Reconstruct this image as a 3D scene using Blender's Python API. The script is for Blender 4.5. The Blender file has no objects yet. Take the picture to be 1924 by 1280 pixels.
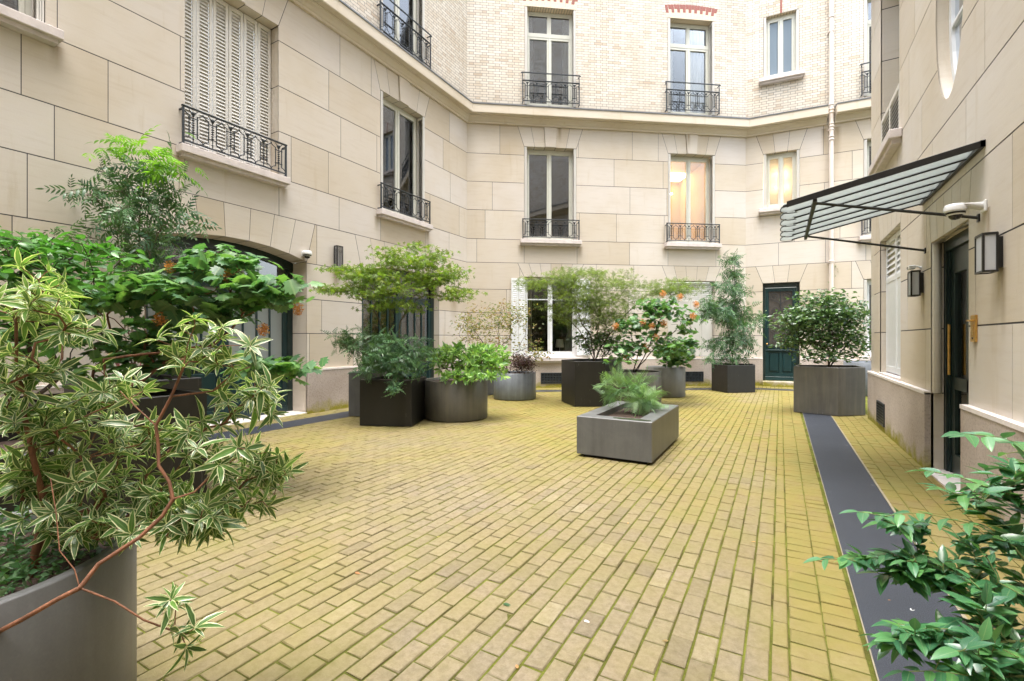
import bpy, bmesh, math, random
import numpy as np
from mathutils import Vector, Matrix
R = math.radians
random.seed(7); RNG = np.random.default_rng(11)
SC = bpy.context.scene
COL = SC.collection

# ------------------------------------------------------------------ camera, world, sun, exposure
F_PX, CX, CY, CAM_H = 875.0, 962.0, 638.0, 1.35
YAW = math.atan2(504, 875)
cam_d = bpy.data.cameras.new('camera'); cam = bpy.data.objects.new('camera', cam_d); COL.objects.link(cam)
cam.location = (0, 0, CAM_H); cam.rotation_euler = (R(90), 0, YAW)
cam_d.sensor_width = 36; cam_d.lens = 36 * F_PX / 1924; cam_d.shift_y = -2 / 1924
cam_d.clip_start = 0.02; cam_d.clip_end = 400
SC.camera = cam

SUN_EL, SUN_AZ = R(80), R(170)
world = bpy.data.worlds.new('World'); SC.world = world; world.use_nodes = True
wn, wl = world.node_tree.nodes, world.node_tree.links
sky = wn.new('ShaderNodeTexSky'); sky.sky_type = 'NISHITA'; sky.sun_disc = False
sky.sun_elevation = SUN_EL; sky.sun_rotation = SUN_AZ; sky.air_density = 1.6; sky.dust_density = 4.0; sky.ozone_density = 1.0
hsv = wn.new('ShaderNodeHueSaturation'); hsv.inputs['Saturation'].default_value = 0.42
wl.new(sky.outputs[0], hsv.inputs['Color']); wl.new(hsv.outputs[0], wn['Background'].inputs[0])
wn['Background'].inputs[1].default_value = 0.15
sd = bpy.data.lights.new('sun', 'SUN'); sd.energy = 1.25; sd.angle = R(50); sd.color = (1.0, 0.95, 0.88)
so = bpy.data.objects.new('sun', sd); COL.objects.link(so)
so.rotation_euler = Vector((math.sin(SUN_AZ) * math.cos(SUN_EL), math.cos(SUN_AZ) * math.cos(SUN_EL), math.sin(SUN_EL))).to_track_quat('Z', 'Y').to_euler()
so.location = (-3, 4, 25)
SC.view_settings.view_transform = 'Standard'; SC.view_settings.look = 'None'
SC.view_settings.exposure = 2.36; SC.view_settings.gamma = 1.0
SC.cycles.max_bounces = 8; SC.cycles.diffuse_bounces = 5; SC.cycles.transparent_max_bounces = 12
SC.cycles.use_denoising = True
try: SC.cycles.use_adaptive_sampling = True
except Exception: pass

def at(px, py, D):
    """world point that stands at depth D (metres along the view axis)"""
    X = (px - CX) / F_PX * D; c, s = math.cos(YAW), math.sin(YAW)
    return np.array([X * c - D * s, X * s + D * c, CAM_H - (py - CY) / F_PX * D])

# ------------------------------------------------------------------ materials
class NT:
    def __init__(s, name):
        s.m = bpy.data.materials.new(name); s.m.use_nodes = True
        s.n = s.m.node_tree.nodes; s.l = s.m.node_tree.links; s.b = s.n['Principled BSDF']
    def new(s, t, **kw):
        x = s.n.new(t)
        for k, v in kw.items():
            if hasattr(x, k) and k not in ('inputs',): setattr(x, k, v)
        return x
    def link(s, a, b): s.l.new(a, b)
    def val(s, node, i, v):
        if isinstance(v, (int, float, tuple, list)): node.inputs[i].default_value = v
        else: s.link(v, node.inputs[i])
    def math(s, op, a, b=None, c=None):
        x = s.new('ShaderNodeMath', operation=op); s.val(x, 0, a)
        if b is not None: s.val(x, 1, b)
        if c is not None: s.val(x, 2, c)
        return x.outputs[0]
    def noise(s, co, scale, detail=4, rough=.55, dist=0):
        x = s.new('ShaderNodeTexNoise'); s.link(co, x.inputs['Vector'])
        x.inputs['Scale'].default_value = scale; x.inputs['Detail'].default_value = detail
        x.inputs['Roughness'].default_value = rough; x.inputs['Distortion'].default_value = dist
        return x.outputs[0]
    def ramp(s, f, stops):
        x = s.new('ShaderNodeValToRGB'); s.link(f, x.inputs[0]); e = x.color_ramp.elements
        while len(e) < len(stops): e.new(.5)
        for k, (p, c) in enumerate(stops):
            e[k].position = p; e[k].color = (*c, 1) if len(c) == 3 else c
        return x.outputs[0]
    def mix(s, f, a, b, mode='MIX'):
        x = s.new('ShaderNodeMix', data_type='RGBA', blend_type=mode)
        s.val(x, 0, f)
        for i, v in ((6, a), (7, b)):
            if isinstance(v, tuple): x.inputs[i].default_value = (*v, 1) if len(v) == 3 else v
            else: s.link(v, x.inputs[i])
        return x.outputs[2]
    def coord(s, which='Object', scale=None):
        x = s.new('ShaderNodeTexCoord').outputs[which]
        if scale:
            m = s.new('ShaderNodeMapping'); s.link(x, m.inputs[0]); m.inputs['Scale'].default_value = scale; x = m.outputs[0]
        return x
    def bump(s, h, strength=.3, dist=.01):
        x = s.new('ShaderNodeBump'); s.link(h, x.inputs['Height']); x.inputs['Strength'].default_value = strength
        x.inputs['Distance'].default_value = dist; s.link(x.outputs[0], s.b.inputs['Normal']); return x
    def base(s, c):
        if isinstance(c, tuple): s.b.inputs['Base Color'].default_value = (*c, 1)
        else: s.link(c, s.b.inputs['Base Color'])
    def attr(s, n):
        x = s.new('ShaderNodeAttribute'); x.attribute_name = n; return x

def simple(name, col, rough=.5, metal=0, var=.12, scale=8, bump=0, stretch=None, spec=.5):
    t = NT(name); co = t.coord('Object', stretch)
    n = t.noise(co, scale, 5)
    d = tuple(c * (1 - var) for c in col); l = tuple(min(1, c * (1 + var)) for c in col)
    t.base(t.ramp(n, [(.3, d), (.7, l)]))
    t.b.inputs['Roughness'].default_value = rough; t.b.inputs['Metallic'].default_value = metal
    t.b.inputs['Specular IOR Level'].default_value = spec
    if bump: t.bump(t.noise(co, scale * 6, 4), bump, .004)
    return t.m

def stone_mat(name, base, rough=.85, stains=()):
    t = NT(name); co = t.coord('Object')
    tone = t.attr('tone').outputs['Fac']
    n1 = t.noise(co, .7, 4); 
    st = t.new('ShaderNodeMapping'); t.link(co, st.inputs[0]); st.inputs['Scale'].default_value = (.8, .8, 7)
    n2 = t.noise(st.outputs[0], 2.2, 6, .65, .4)
    b = base
    c1 = t.ramp(n1, [(.3, (b[0]*.93, b[1]*.90, b[2]*.84)), (.5, b), (.72, (b[0]*1.03, b[1]*1.05, b[2]*1.10))])
    c2 = t.ramp(n2, [(.25, (.93, .905, .87)), (.5, (1, 1, 1)), (.75, (1.0, .985, .96))])
    c = t.mix(1.0, c1, c2, 'MULTIPLY')
    ct = t.ramp(tone, [(0, (.88, .84, .77)), (.3, (.96, .94, .91)), (.6, (1, 1, 1)), (1, (.97, .97, 1.0))])
    c = t.mix(1.0, c, ct, 'MULTIPLY')
    fine = t.noise(co, 55, 4, .7)
    pit = t.ramp(fine, [(.30, (.72, .68, .62)), (.37, (1, 1, 1))])
    c = t.mix(.45, c, pit, 'MULTIPLY')
    # long ochre weather streaks that run down the stone
    st2 = t.new('ShaderNodeMapping'); t.link(co, st2.inputs[0]); st2.inputs['Scale'].default_value = (3.0, 3.0, .35)
    n3 = t.noise(st2.outputs[0], 1.6, 5, .6)
    stk = t.ramp(n3, [(.60, (0, 0, 0)), (.78, (.5, .5, .5))])
    c = t.mix(stk, c, (b[0]*.72, b[1]*.62, b[2]*.44))
    # dirt run-off below fittings and sill ends
    if stains:
        sx = t.new('ShaderNodeSeparateXYZ'); t.link(co, sx.inputs[0]); tot = None
        nw = t.noise(st2.outputs[0], 9, 4, .6)
        for (xc, zt, w, ln) in stains:
            ax = t.math('ABSOLUTE', t.math('SUBTRACT', sx.outputs[0], xc)); mx = t.new('ShaderNodeMapRange'); mx.interpolation_type = 'SMOOTHSTEP'; t.link(ax, mx.inputs[0]); mx.inputs[1].default_value = w; mx.inputs[2].default_value = 0
            mz = t.new('ShaderNodeMapRange'); t.link(sx.outputs[2], mz.inputs[0]); mz.inputs[1].default_value = zt - ln; mz.inputs[2].default_value = zt
            top = t.math('LESS_THAN', sx.outputs[2], zt + .01); v = t.math('MULTIPLY', t.math('MULTIPLY', mx.outputs[0], mz.outputs[0]), top)
            tot = v if tot is None else t.math('MAXIMUM', tot, v)
        tot = t.math('MULTIPLY', tot, t.math('ADD', nw, .25))
        c = t.mix(t.math('MINIMUM', tot, .75), c, (b[0]*.42, b[1]*.34, b[2]*.22))
    t.base(c); t.b.inputs['Roughness'].default_value = rough; t.b.inputs['Specular IOR Level'].default_value = .25
    bm = t.math('ADD', fine, t.math('MULTIPLY', n2, 1.5)); t.bump(bm, .22, .004)
    return t.m

def plinth_mat():
    t = NT('plinth_stone'); co = t.coord('Object')
    n1 = t.noise(co, 1.2, 4); n2 = t.noise(co, 38, 5, .75); n3 = t.noise(co, 120, 3, .8)
    c = t.ramp(n1, [(.3, (.44, .37, .32)), (.7, (.60, .53, .49))])
    c = t.mix(.55, c, t.ramp(n2, [(.33, (.35, .30, .26)), (.5, (.95, .93, .92))]), 'MULTIPLY')
    sx = t.new('ShaderNodeSeparateXYZ'); t.link(co, sx.inputs[0])
    z = sx.outputs[2]; nn = t.noise(co, 5, 5, .6)
    m = t.math('SUBTRACT', t.math('MULTIPLY', nn, .62), z); m = t.math('MULTIPLY', m, 5.5)
    m = t.new('ShaderNodeClamp'); t.link(t.math('SUBTRACT', t.math('MULTIPLY', t.math('SUBTRACT', t.math('MULTIPLY', nn, .46), z), 6), .2), m.inputs[0])
    c = t.mix(m.outputs[0], c, t.ramp(n2, [(.3, (.16, .15, .02)), (.7, (.40, .36, .06))]))
    t.base(c); t.b.inputs['Roughness'].default_value = .9; t.b.inputs['Specular IOR Level'].default_value = .2
    t.bump(t.math('ADD', n2, n3), .5, .008)
    return t.m

def brick_mat():
    """glazed cream bricks in Flemish bond, drawn from the wall's own length and height"""
    t = NT('cream_brick'); co = t.coord('Object'); sx = t.new('ShaderNodeSeparateXYZ'); t.link(co, sx.inputs[0])
    P, H = .360, .0725
    row = t.math('FLOOR', t.math('DIVIDE', sx.outputs[2], H))
    fz = t.math('FRACT', t.math('DIVIDE', sx.outputs[2], H))
    odd = t.math('MODULO', row, 2.0)
    x = t.math('ADD', t.math('DIVIDE', sx.outputs[0], P), t.math('MULTIPLY', odd, .5)); x = t.math('ADD', x, 100)
    fx = t.math('FRACT', x); ix = t.math('FLOOR', x)
    head = t.math('GREATER_THAN', fx, .667)
    d0 = t.math('MINIMUM', fx, t.math('SUBTRACT', 1.0, fx)); d1 = t.math('ABSOLUTE', t.math('SUBTRACT', fx, .667))
    dx = t.math('MULTIPLY', t.math('MINIMUM', d0, d1), P)
    dz = t.math('MULTIPLY', t.math('MINIMUM', fz, t.math('SUBTRACT', 1.0, fz)), H)
    d = t.math('MINIMUM', dx, dz)
    mask = t.new('ShaderNodeMapRange'); t.link(d, mask.inputs[0]); mask.inputs[1].default_value = .0042; mask.inputs[2].default_value = .0070
    cb = t.new('ShaderNodeCombineXYZ'); t.link(t.math('ADD', t.math('MULTIPLY', ix, 2.0), head), cb.inputs[0]); t.link(row, cb.inputs[1])
    wn_ = t.new('ShaderNodeTexWhiteNoise'); wn_.noise_dimensions = '2D'; t.link(cb.outputs[0], wn_.inputs['Vector'])
    c = t.ramp(wn_.outputs[0], [(0, (.50, .41, .32)), (.06, (.57, .49, .39)), (.25, (.61, .55, .465)), (.7, (.65, .60, .52)), (1, (.68, .635, .565))])
    n = t.noise(co, .9, 5, .6)
    c = t.mix(1.0, c, t.ramp(n, [(.3, (.90, .86, .80)), (.6, (1, 1, 1))]), 'MULTIPLY')
    # weathered grey at the foot of the brickwork, where rain splashes off the ledge
    g = t.new('ShaderNodeMapRange'); t.link(t.math('ADD', sx.outputs[2], t.math('MULTIPLY', n, -.7)), g.inputs[0])
    g.inputs[1].default_value = 7.35; g.inputs[2].default_value = 7.9; g.inputs[3].default_value = .6; g.inputs[4].default_value = 0
    c = t.mix(g.outputs[0], c, (.36, .32, .25))
    c = t.mix(mask.outputs[0], (.21, .19, .165), c)
    t.base(c); t.b.inputs['Roughness'].default_value = .45
    t.bump(mask.outputs[0], .6, .005)
    return t.m

def paver_mat():
    t = NT('mossy_paver'); co = t.coord('Object'); tone = t.attr('tone').outputs['Fac']
    sx = t.new('ShaderNodeSeparateXYZ'); t.link(co, sx.inputs[0])
    c = t.ramp(tone, [(0, (.180, .152, .102)), (.22, (.205, .174, .119)), (.6, (.228, .194, .132)), (.85, (.226, .188, .138)), (1, (.268, .234, .170))])
    big = t.noise(co, .45, 4, .6, .3); mid = t.noise(co, 2.6, 5, .65); fine = t.noise(co, 160, 4, .75); f2 = t.noise(co, 28, 5, .7)
    c = t.mix(.85, c, t.ramp(f2, [(.32, (.68, .64, .56)), (.6, (1.08, 1.07, 1.05))]), 'MULTIPLY')
    c = t.mix(.5, c, t.ramp(fine, [(.3, (.70, .68, .63)), (.6, (1.08, 1.08, 1.08))]), 'MULTIPLY')
    # moss grows thicker towards the far, damp end and beside the drain strip
    far = t.new('ShaderNodeMapRange'); t.link(sx.outputs[1], far.inputs[0]); far.inputs[1].default_value = 2.2; far.inputs[2].default_value = 8.5
    far.inputs[3].default_value = .0; far.inputs[4].default_value = .34
    edge = t.new('ShaderNodeMapRange'); t.link(sx.outputs[0], edge.inputs[0]); edge.inputs[1].default_value = -.12; edge.inputs[2].default_value = .06
    edge.inputs[3].default_value = 0; edge.inputs[4].default_value = .20
    m = t.math('ADD', t.math('ADD', t.math('MULTIPLY', big, 1.0), t.math('MULTIPLY', mid, .55)), t.math('ADD', far.outputs[0], edge.outputs[0]))
    m = t.math('ADD', m, t.math('MULTIPLY', t.math('SUBTRACT', tone, .5), .10))
    mk = t.new('ShaderNodeMapRange'); t.link(m, mk.inputs[0]); mk.inputs[1].default_value = .64; mk.inputs[2].default_value = 1.12; mk.inputs[4].default_value = .86
    moss = t.ramp(mid, [(.3, (.215, .155, .032)), (.5, (.218, .180, .038)), (.75, (.175, .165, .036))])
    c = t.mix(mk.outputs[0], c, moss)
    # brown rusty damp patches
    br = t.ramp(t.noise(co, .9, 5, .65, .6), [(.62, (0, 0, 0)), (.76, (.32, .32, .32))])
    c = t.mix(br, c, (.22, .13, .05))
    t.base(c); t.b.inputs['Roughness'].default_value = .72; t.b.inputs['Specular IOR Level'].default_value = .35
    t.bump(t.math('ADD', fine, t.math('MULTIPLY', f2, 1.4)), .35, .004)
    return t.m

def ground_mat():
    t = NT('mossy_joint'); co = t.coord('Object'); n = t.noise(co, 3, 5, .6); f = t.noise(co, 90, 4, .8)
    c = t.ramp(n, [(.3, (.06, .045, .02)), (.5, (.115, .125, .024)), (.7, (.18, .20, .034))])
    c = t.mix(.6, c, t.ramp(f, [(.3, (.5, .5, .5)), (.65, (1.2, 1.2, 1.2))]), 'MULTIPLY')
    t.base(c); t.b.inputs['Roughness'].default_value = .95; t.b.inputs['Specular IOR Level'].default_value = .1; t.bump(f, .8, .01)
    return t.m

def strip_mat():
    t = NT('dark_granite'); co = t.coord('Object'); f = t.noise(co, 260, 3, .8); n = t.noise(co, 1.6, 5, .6); s_ = t.noise(co, 9, 4, .6)
    c = t.ramp(f, [(.35, (.011, .014, .020)), (.5, (.021, .027, .038)), (.66, (.08, .09, .12))])
    c = t.mix(.5, c, t.ramp(n, [(.3, (.75, .75, .75)), (.7, (1.3, 1.3, 1.3))]), 'MULTIPLY')
    c = t.mix(t.ramp(t.math('MULTIPLY', n, s_), [(.36, (0, 0, 0)), (.50, (.45, .45, .45))]), c, (.30, .32, .36))
    t.base(c); t.b.inputs['Roughness'].default_value = .55; t.bump(f, .4, .003)
    return t.m

def concrete_mat(name, col, rough=.5, streak=.35, ochre=.0):
    t = NT(name); co = t.coord('Object')
    m = t.new('ShaderNodeMapping'); t.link(co, m.inputs[0]); m.inputs['Scale'].default_value = (7, 7, .6)
    n = t.noise(m.outputs[0], 1.5, 6, .6); n2 = t.noise(co, 3.2, 5, .6, .5); f = t.noise(co, 130, 4, .7)
    d = tuple(c * (1 - streak) for c in col); l = tuple(c * (1 + streak * .8) for c in col)
    c = t.ramp(t.math('ADD', t.math('MULTIPLY', n, .5), t.math('MULTIPLY', n2, .5)), [(.34, d), (.62, l)])
    c = t.mix(.4, c, t.ramp(f, [(.3, (.8, .8, .8)), (.7, (1.15, 1.15, 1.15))]), 'MULTIPLY')
    if ochre:
        mm = t.ramp(n, [(.5, (0, 0, 0)), (.75, (ochre, ochre, ochre))]); c = t.mix(mm, c, (.20, .17, .11))
    sc = t.ramp(t.noise(t.coord('Object', (60, 60, 4)), 1.0, 3, .5, 1.5), [(.70, (0, 0, 0)), (.73, (.25, .25, .25))])
    c = t.mix(sc, c, (.45, .45, .46))
    t.base(c); t.b.inputs['Roughness'].default_value = rough; t.bump(f, .12, .002)
    return t.m

def glass_mat(name, tint=(.55, .58, .6), refl=.22):
    t = NT(name); n, l = t.n, t.l; n.remove(t.b); out = n['Material Output']
    tr = n.new('ShaderNodeBsdfTransparent'); tr.inputs[0].default_value = (*tint, 1)
    gl = n.new('ShaderNodeBsdfGlossy'); gl.inputs['Roughness'].default_value = .02; gl.inputs[0].default_value = (.92, .95, 1, 1)
    fr = n.new('ShaderNodeFresnel'); fr.inputs[0].default_value = 1.5
    a = t.math('ADD', t.math('MULTIPLY', fr.outputs[0], 1.1), refl); cl = n.new('ShaderNodeClamp'); l.new(a, cl.inputs[0])
    mx = n.new('ShaderNodeMixShader'); l.new(cl.outputs[0], mx.inputs[0]); l.new(tr.outputs[0], mx.inputs[1]); l.new(gl.outputs[0], mx.inputs[2])
    l.new(mx.outputs[0], out.inputs[0]); return t.m

def frosted_mat(name, col=(.75, .78, .78), transl=.6):
    t = NT(name); out = t.n['Material Output']; t.base(col); t.b.inputs['Roughness'].default_value = .3
    tr = t.new('ShaderNodeBsdfTranslucent'); tr.inputs[0].default_value = (*col, 1)
    mx = t.new('ShaderNodeMixShader'); mx.inputs[0].default_value = transl
    t.link(t.b.outputs[0], mx.inputs[1]); t.link(tr.outputs[0], mx.inputs[2]); t.link(mx.outputs[0], out.inputs[0]); return t.m

def emit_mat(name, col, st):
    t = NT(name); t.base(col); t.b.inputs['Emission Color'].default_value = (*col, 1); t.b.inputs['Emission Strength'].default_value = st; return t.m

def leaf_mat(name, stops, rough=.38, transl=.28, margin=None, vein=.25, spec=.5, mwidth=.77):
    t = NT(name); out = t.n['Material Output']
    r = t.attr('rnd').outputs['Fac']; c = t.ramp(r, stops)
    uv = t.new('ShaderNodeTexCoord').outputs['UV']; sx = t.new('ShaderNodeSeparateXYZ'); t.link(uv, sx.inputs[0])
    ax = t.math('ABSOLUTE', sx.outputs[0])
    if vein:
        side = t.math('ABSOLUTE', t.math('SINE', t.math('MULTIPLY', t.math('ADD', sx.outputs[1], t.math('MULTIPLY', ax, -.25)), 26)))
        mid = t.math('ADD', t.math('LESS_THAN', ax, .08), t.math('MULTIPLY', t.math('LESS_THAN', side, .16), .4))
        c = t.mix(t.math('MULTIPLY', mid, vein), c, (.42, .50, .25))
    if margin:
        nn = t.noise(uv, 6, 2); e = t.new('ShaderNodeMapRange'); t.link(t.math('ADD', ax, t.math('MULTIPLY', nn, .22)), e.inputs[0])
        e.inputs[1].default_value = mwidth; e.inputs[2].default_value = mwidth + .1
        c = t.mix(e.outputs[0], c, margin)
    geo = t.new('ShaderNodeNewGeometry')
    back = t.mix(1.0, c, (1.0, 1.02, .92), 'MULTIPLY'); back = t.mix(.25, back, (.30, .34, .22))
    c2 = t.mix(geo.outputs['Backfacing'], c, back)
    t.base(c2)
    rr = t.math('ADD', rough, t.math('MULTIPLY', geo.outputs['Backfacing'], .3)); t.link(rr, t.b.inputs['Roughness'])
    t.b.inputs['Specular IOR Level'].default_value = spec
    tr = t.new('ShaderNodeBsdfTranslucent'); t.link(t.mix(1.0, c, (1.5, 1.7, .7), 'MULTIPLY'), tr.inputs[0])
    mx = t.new('ShaderNodeMixShader'); mx.inputs[0].default_value = transl
    t.link(t.b.outputs[0], mx.inputs[1]); t.link(tr.outputs[0], mx.inputs[2]); t.link(mx.outputs[0], out.inputs[0]); return t.m

M = {}
M['stone'] = stone_mat('cream_stone', (.62, .565, .495))
M['stone_r'] = stone_mat("cream_stone_entrance", (.64, .59, .52), stains=[(-4.53, 1.84, .07, .55), (-6.61, 1.84, .05, .4), (-4.80, 2.33, .06, .5), (-9.2, 3.9, .1, .5), (-5.07, 1.34, .05, .25), (-6.45, 2.27, .04, .3)])
SB = (.62, .565, .495)
M['stone_l'] = stone_mat('cream_stone_arcade', SB, stains=[(x, 3.97, .09, .34) for x in (3.37, 5.04, 7.17, 8.84)] + [(2.10, 4.84, .09, .34), (6.12, 2.70, .10, .6), (5.42, 2.85, .05, .4), (9.9, 2.6, .25, .9)])
M['stone_b'] = stone_mat('cream_stone_far', SB, stains=[(x, 3.97, .10, .34) for x in (1.48, 3.19, 5.68, 7.34)] + [(x, 7.3, .08, .5) for x in (2.6, 6.4)])
M['stone_t'] = stone_mat('cream_stone_corner', SB, stains=[(.36, 4.96, .10, .3), (1.46, 4.96, .10, .3), (2.25, 7.2, .14, 1.2), (1.95, 7.2, .10, .8), (2.75, 3.97, .1, .3)])
M['trim'] = stone_mat('trim_stone', (.62, .555, .46))
M['sill'] = simple('sill_stone', (.62, .56, .54), .8, var=.1, scale=9, bump=.3)
M['joint'] = simple('joint_mortar', (.055, .052, .06), .7, var=.3, scale=20)
M['plinth'] = plinth_mat()
M['plinthtop'] = simple('plinth_ledge', (.78, .72, .70), .85, var=.08, scale=12, bump=.2)
M['brick'] = brick_mat()
M['redbrick'] = simple('red_brick', (.28, .085, .06), .5, var=.25, scale=30)
M['palebrick'] = simple('pale_brick', (.70, .58, .43), .5, var=.14, scale=25)
M['zinc'] = simple('zinc', (.20, .21, .23), .45, .4, var=.2, scale=6)
M['paver'] = paver_mat(); M['ground'] = ground_mat(); M['strip'] = strip_mat()
M['edging'] = simple('pale_edging', (.27, .24, .17), .85, var=.15, scale=20)
M['frame'] = simple('cream_window_paint', (.60, .60, .53), .4, var=.04)
M['frame_w'] = simple('white_window_paint', (.72, .74, .76), .4, var=.04)
M['shutter'] = simple('shutter_paint', (.66, .64, .60), .5, var=.06, scale=5, stretch=(1, 1, .2))
M['iron'] = simple('wrought_iron', (.035, .042, .05), .42, .2, var=.3, scale=30)
M['blackmetal'] = simple('black_metal', (.020, .019, .018), .4, .3, var=.25, scale=20)
M['green'] = simple('dark_green_paint', (.012, .026, .025), .28, var=.2, scale=6)
M['teal'] = simple('teal_green_paint', (.009, .033, .036), .30, var=.2, scale=4)
M['glass'] = glass_mat('window_glass', (.50, .52, .55), .11)
M['glass_c'] = glass_mat('clear_glass', (.92, .93, .92), .0)
M['glass_m'] = glass_mat('upper_window_glass', (.74, .76, .78), .09)
M['frost'] = frosted_mat('frosted_glass', (.40, .44, .44), .35)
M['frost_t'] = frosted_mat('tan_frosted_glass', (.50, .44, .35), .5)
M['frost_w'] = frosted_mat('milky_glass', (.80, .82, .84), .55)
M['canopy'] = frosted_mat('canopy_glass', (.50, .53, .53), .55)
_n = M['canopy'].node_tree; _o = _n.nodes['Material Output']; _src = _o.inputs[0].links[0].from_socket
_t = _n.nodes.new('ShaderNodeBsdfTransparent'); _t.inputs[0].default_value = (.80, .84, .83, 1); _m = _n.nodes.new('ShaderNodeMixShader'); _m.inputs[0].default_value = .42
_n.links.new(_src, _m.inputs[1]); _n.links.new(_t.outputs[0], _m.inputs[2]); _n.links.new(_m.outputs[0], _o.inputs[0])
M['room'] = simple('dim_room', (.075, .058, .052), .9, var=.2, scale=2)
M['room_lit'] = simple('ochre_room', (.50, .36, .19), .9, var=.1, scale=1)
M['curtain'] = simple('curtain_cloth', (.62, .60, .56), .9, var=.12, scale=3, stretch=(6, 6, .3))
M['curtain_d'] = simple('striped_drape', (.26, .22, .17), .9, var=.5, scale=3, stretch=(12, 12, .2))
M['voile'] = frosted_mat('voile', (.62, .63, .66), .5)
M['lampshade'] = simple('lamp_shade_cloth', (.7, .68, .62), .8)
M['white'] = simple('white_plastic', (.74, .75, .76), .32, var=.03)
M['dark'] = simple('dark_lens', (.012, .012, .014), .08, var=.1)
M['lantern_glass'] = frosted_mat('opal_glass', (.62, .64, .68), .3)
M['brass'] = simple('brass', (.62, .36, .10), .35, .75, var=.15, scale=20)
M['pipe'] = simple('painted_pipe', (.70, .62, .56), .45, var=.07, scale=3)
M['conc'] = concrete_mat('planter_grey', (.125, .128, .132), .42, .2)
M['conc_warm'] = concrete_mat('planter_olive_grey', (.100, .096, .086), .45, .22, .3)
M['conc_blue'] = concrete_mat('planter_blue_grey', (.16, .18, .21), .4, .3)
M['conc_pale'] = concrete_mat('planter_pale_grey', (.15, .15, .142), .45, .2, .2)
M['blk'] = concrete_mat('planter_black', (.012, .0115, .011), .45, .3)
M['wet'] = simple('wet_algae', (.045, .05, .035), .22, var=.3, scale=20)
M['soil'] = simple('soil', (.055, .034, .026), 1, var=.5, scale=40, bump=1)
M['bark_red'] = simple('red_bark', (.20, .085, .045), .7, var=.45, scale=14, bump=.8, stretch=(3, 3, .6))
M['bark'] = simple('grey_brown_bark', (.11, .085, .055), .8, var=.35, scale=20, bump=.5)
M['bark_dark'] = simple('dark_bark', (.045, .03, .022), .8, var=.35, scale=20)
M['twig'] = simple('green_twig', (.17, .21, .06), .6, var=.25, scale=20)
M['ironback'] = simple('smoky_door_glass', (.075, .065, .058), .35, var=.15)

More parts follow.
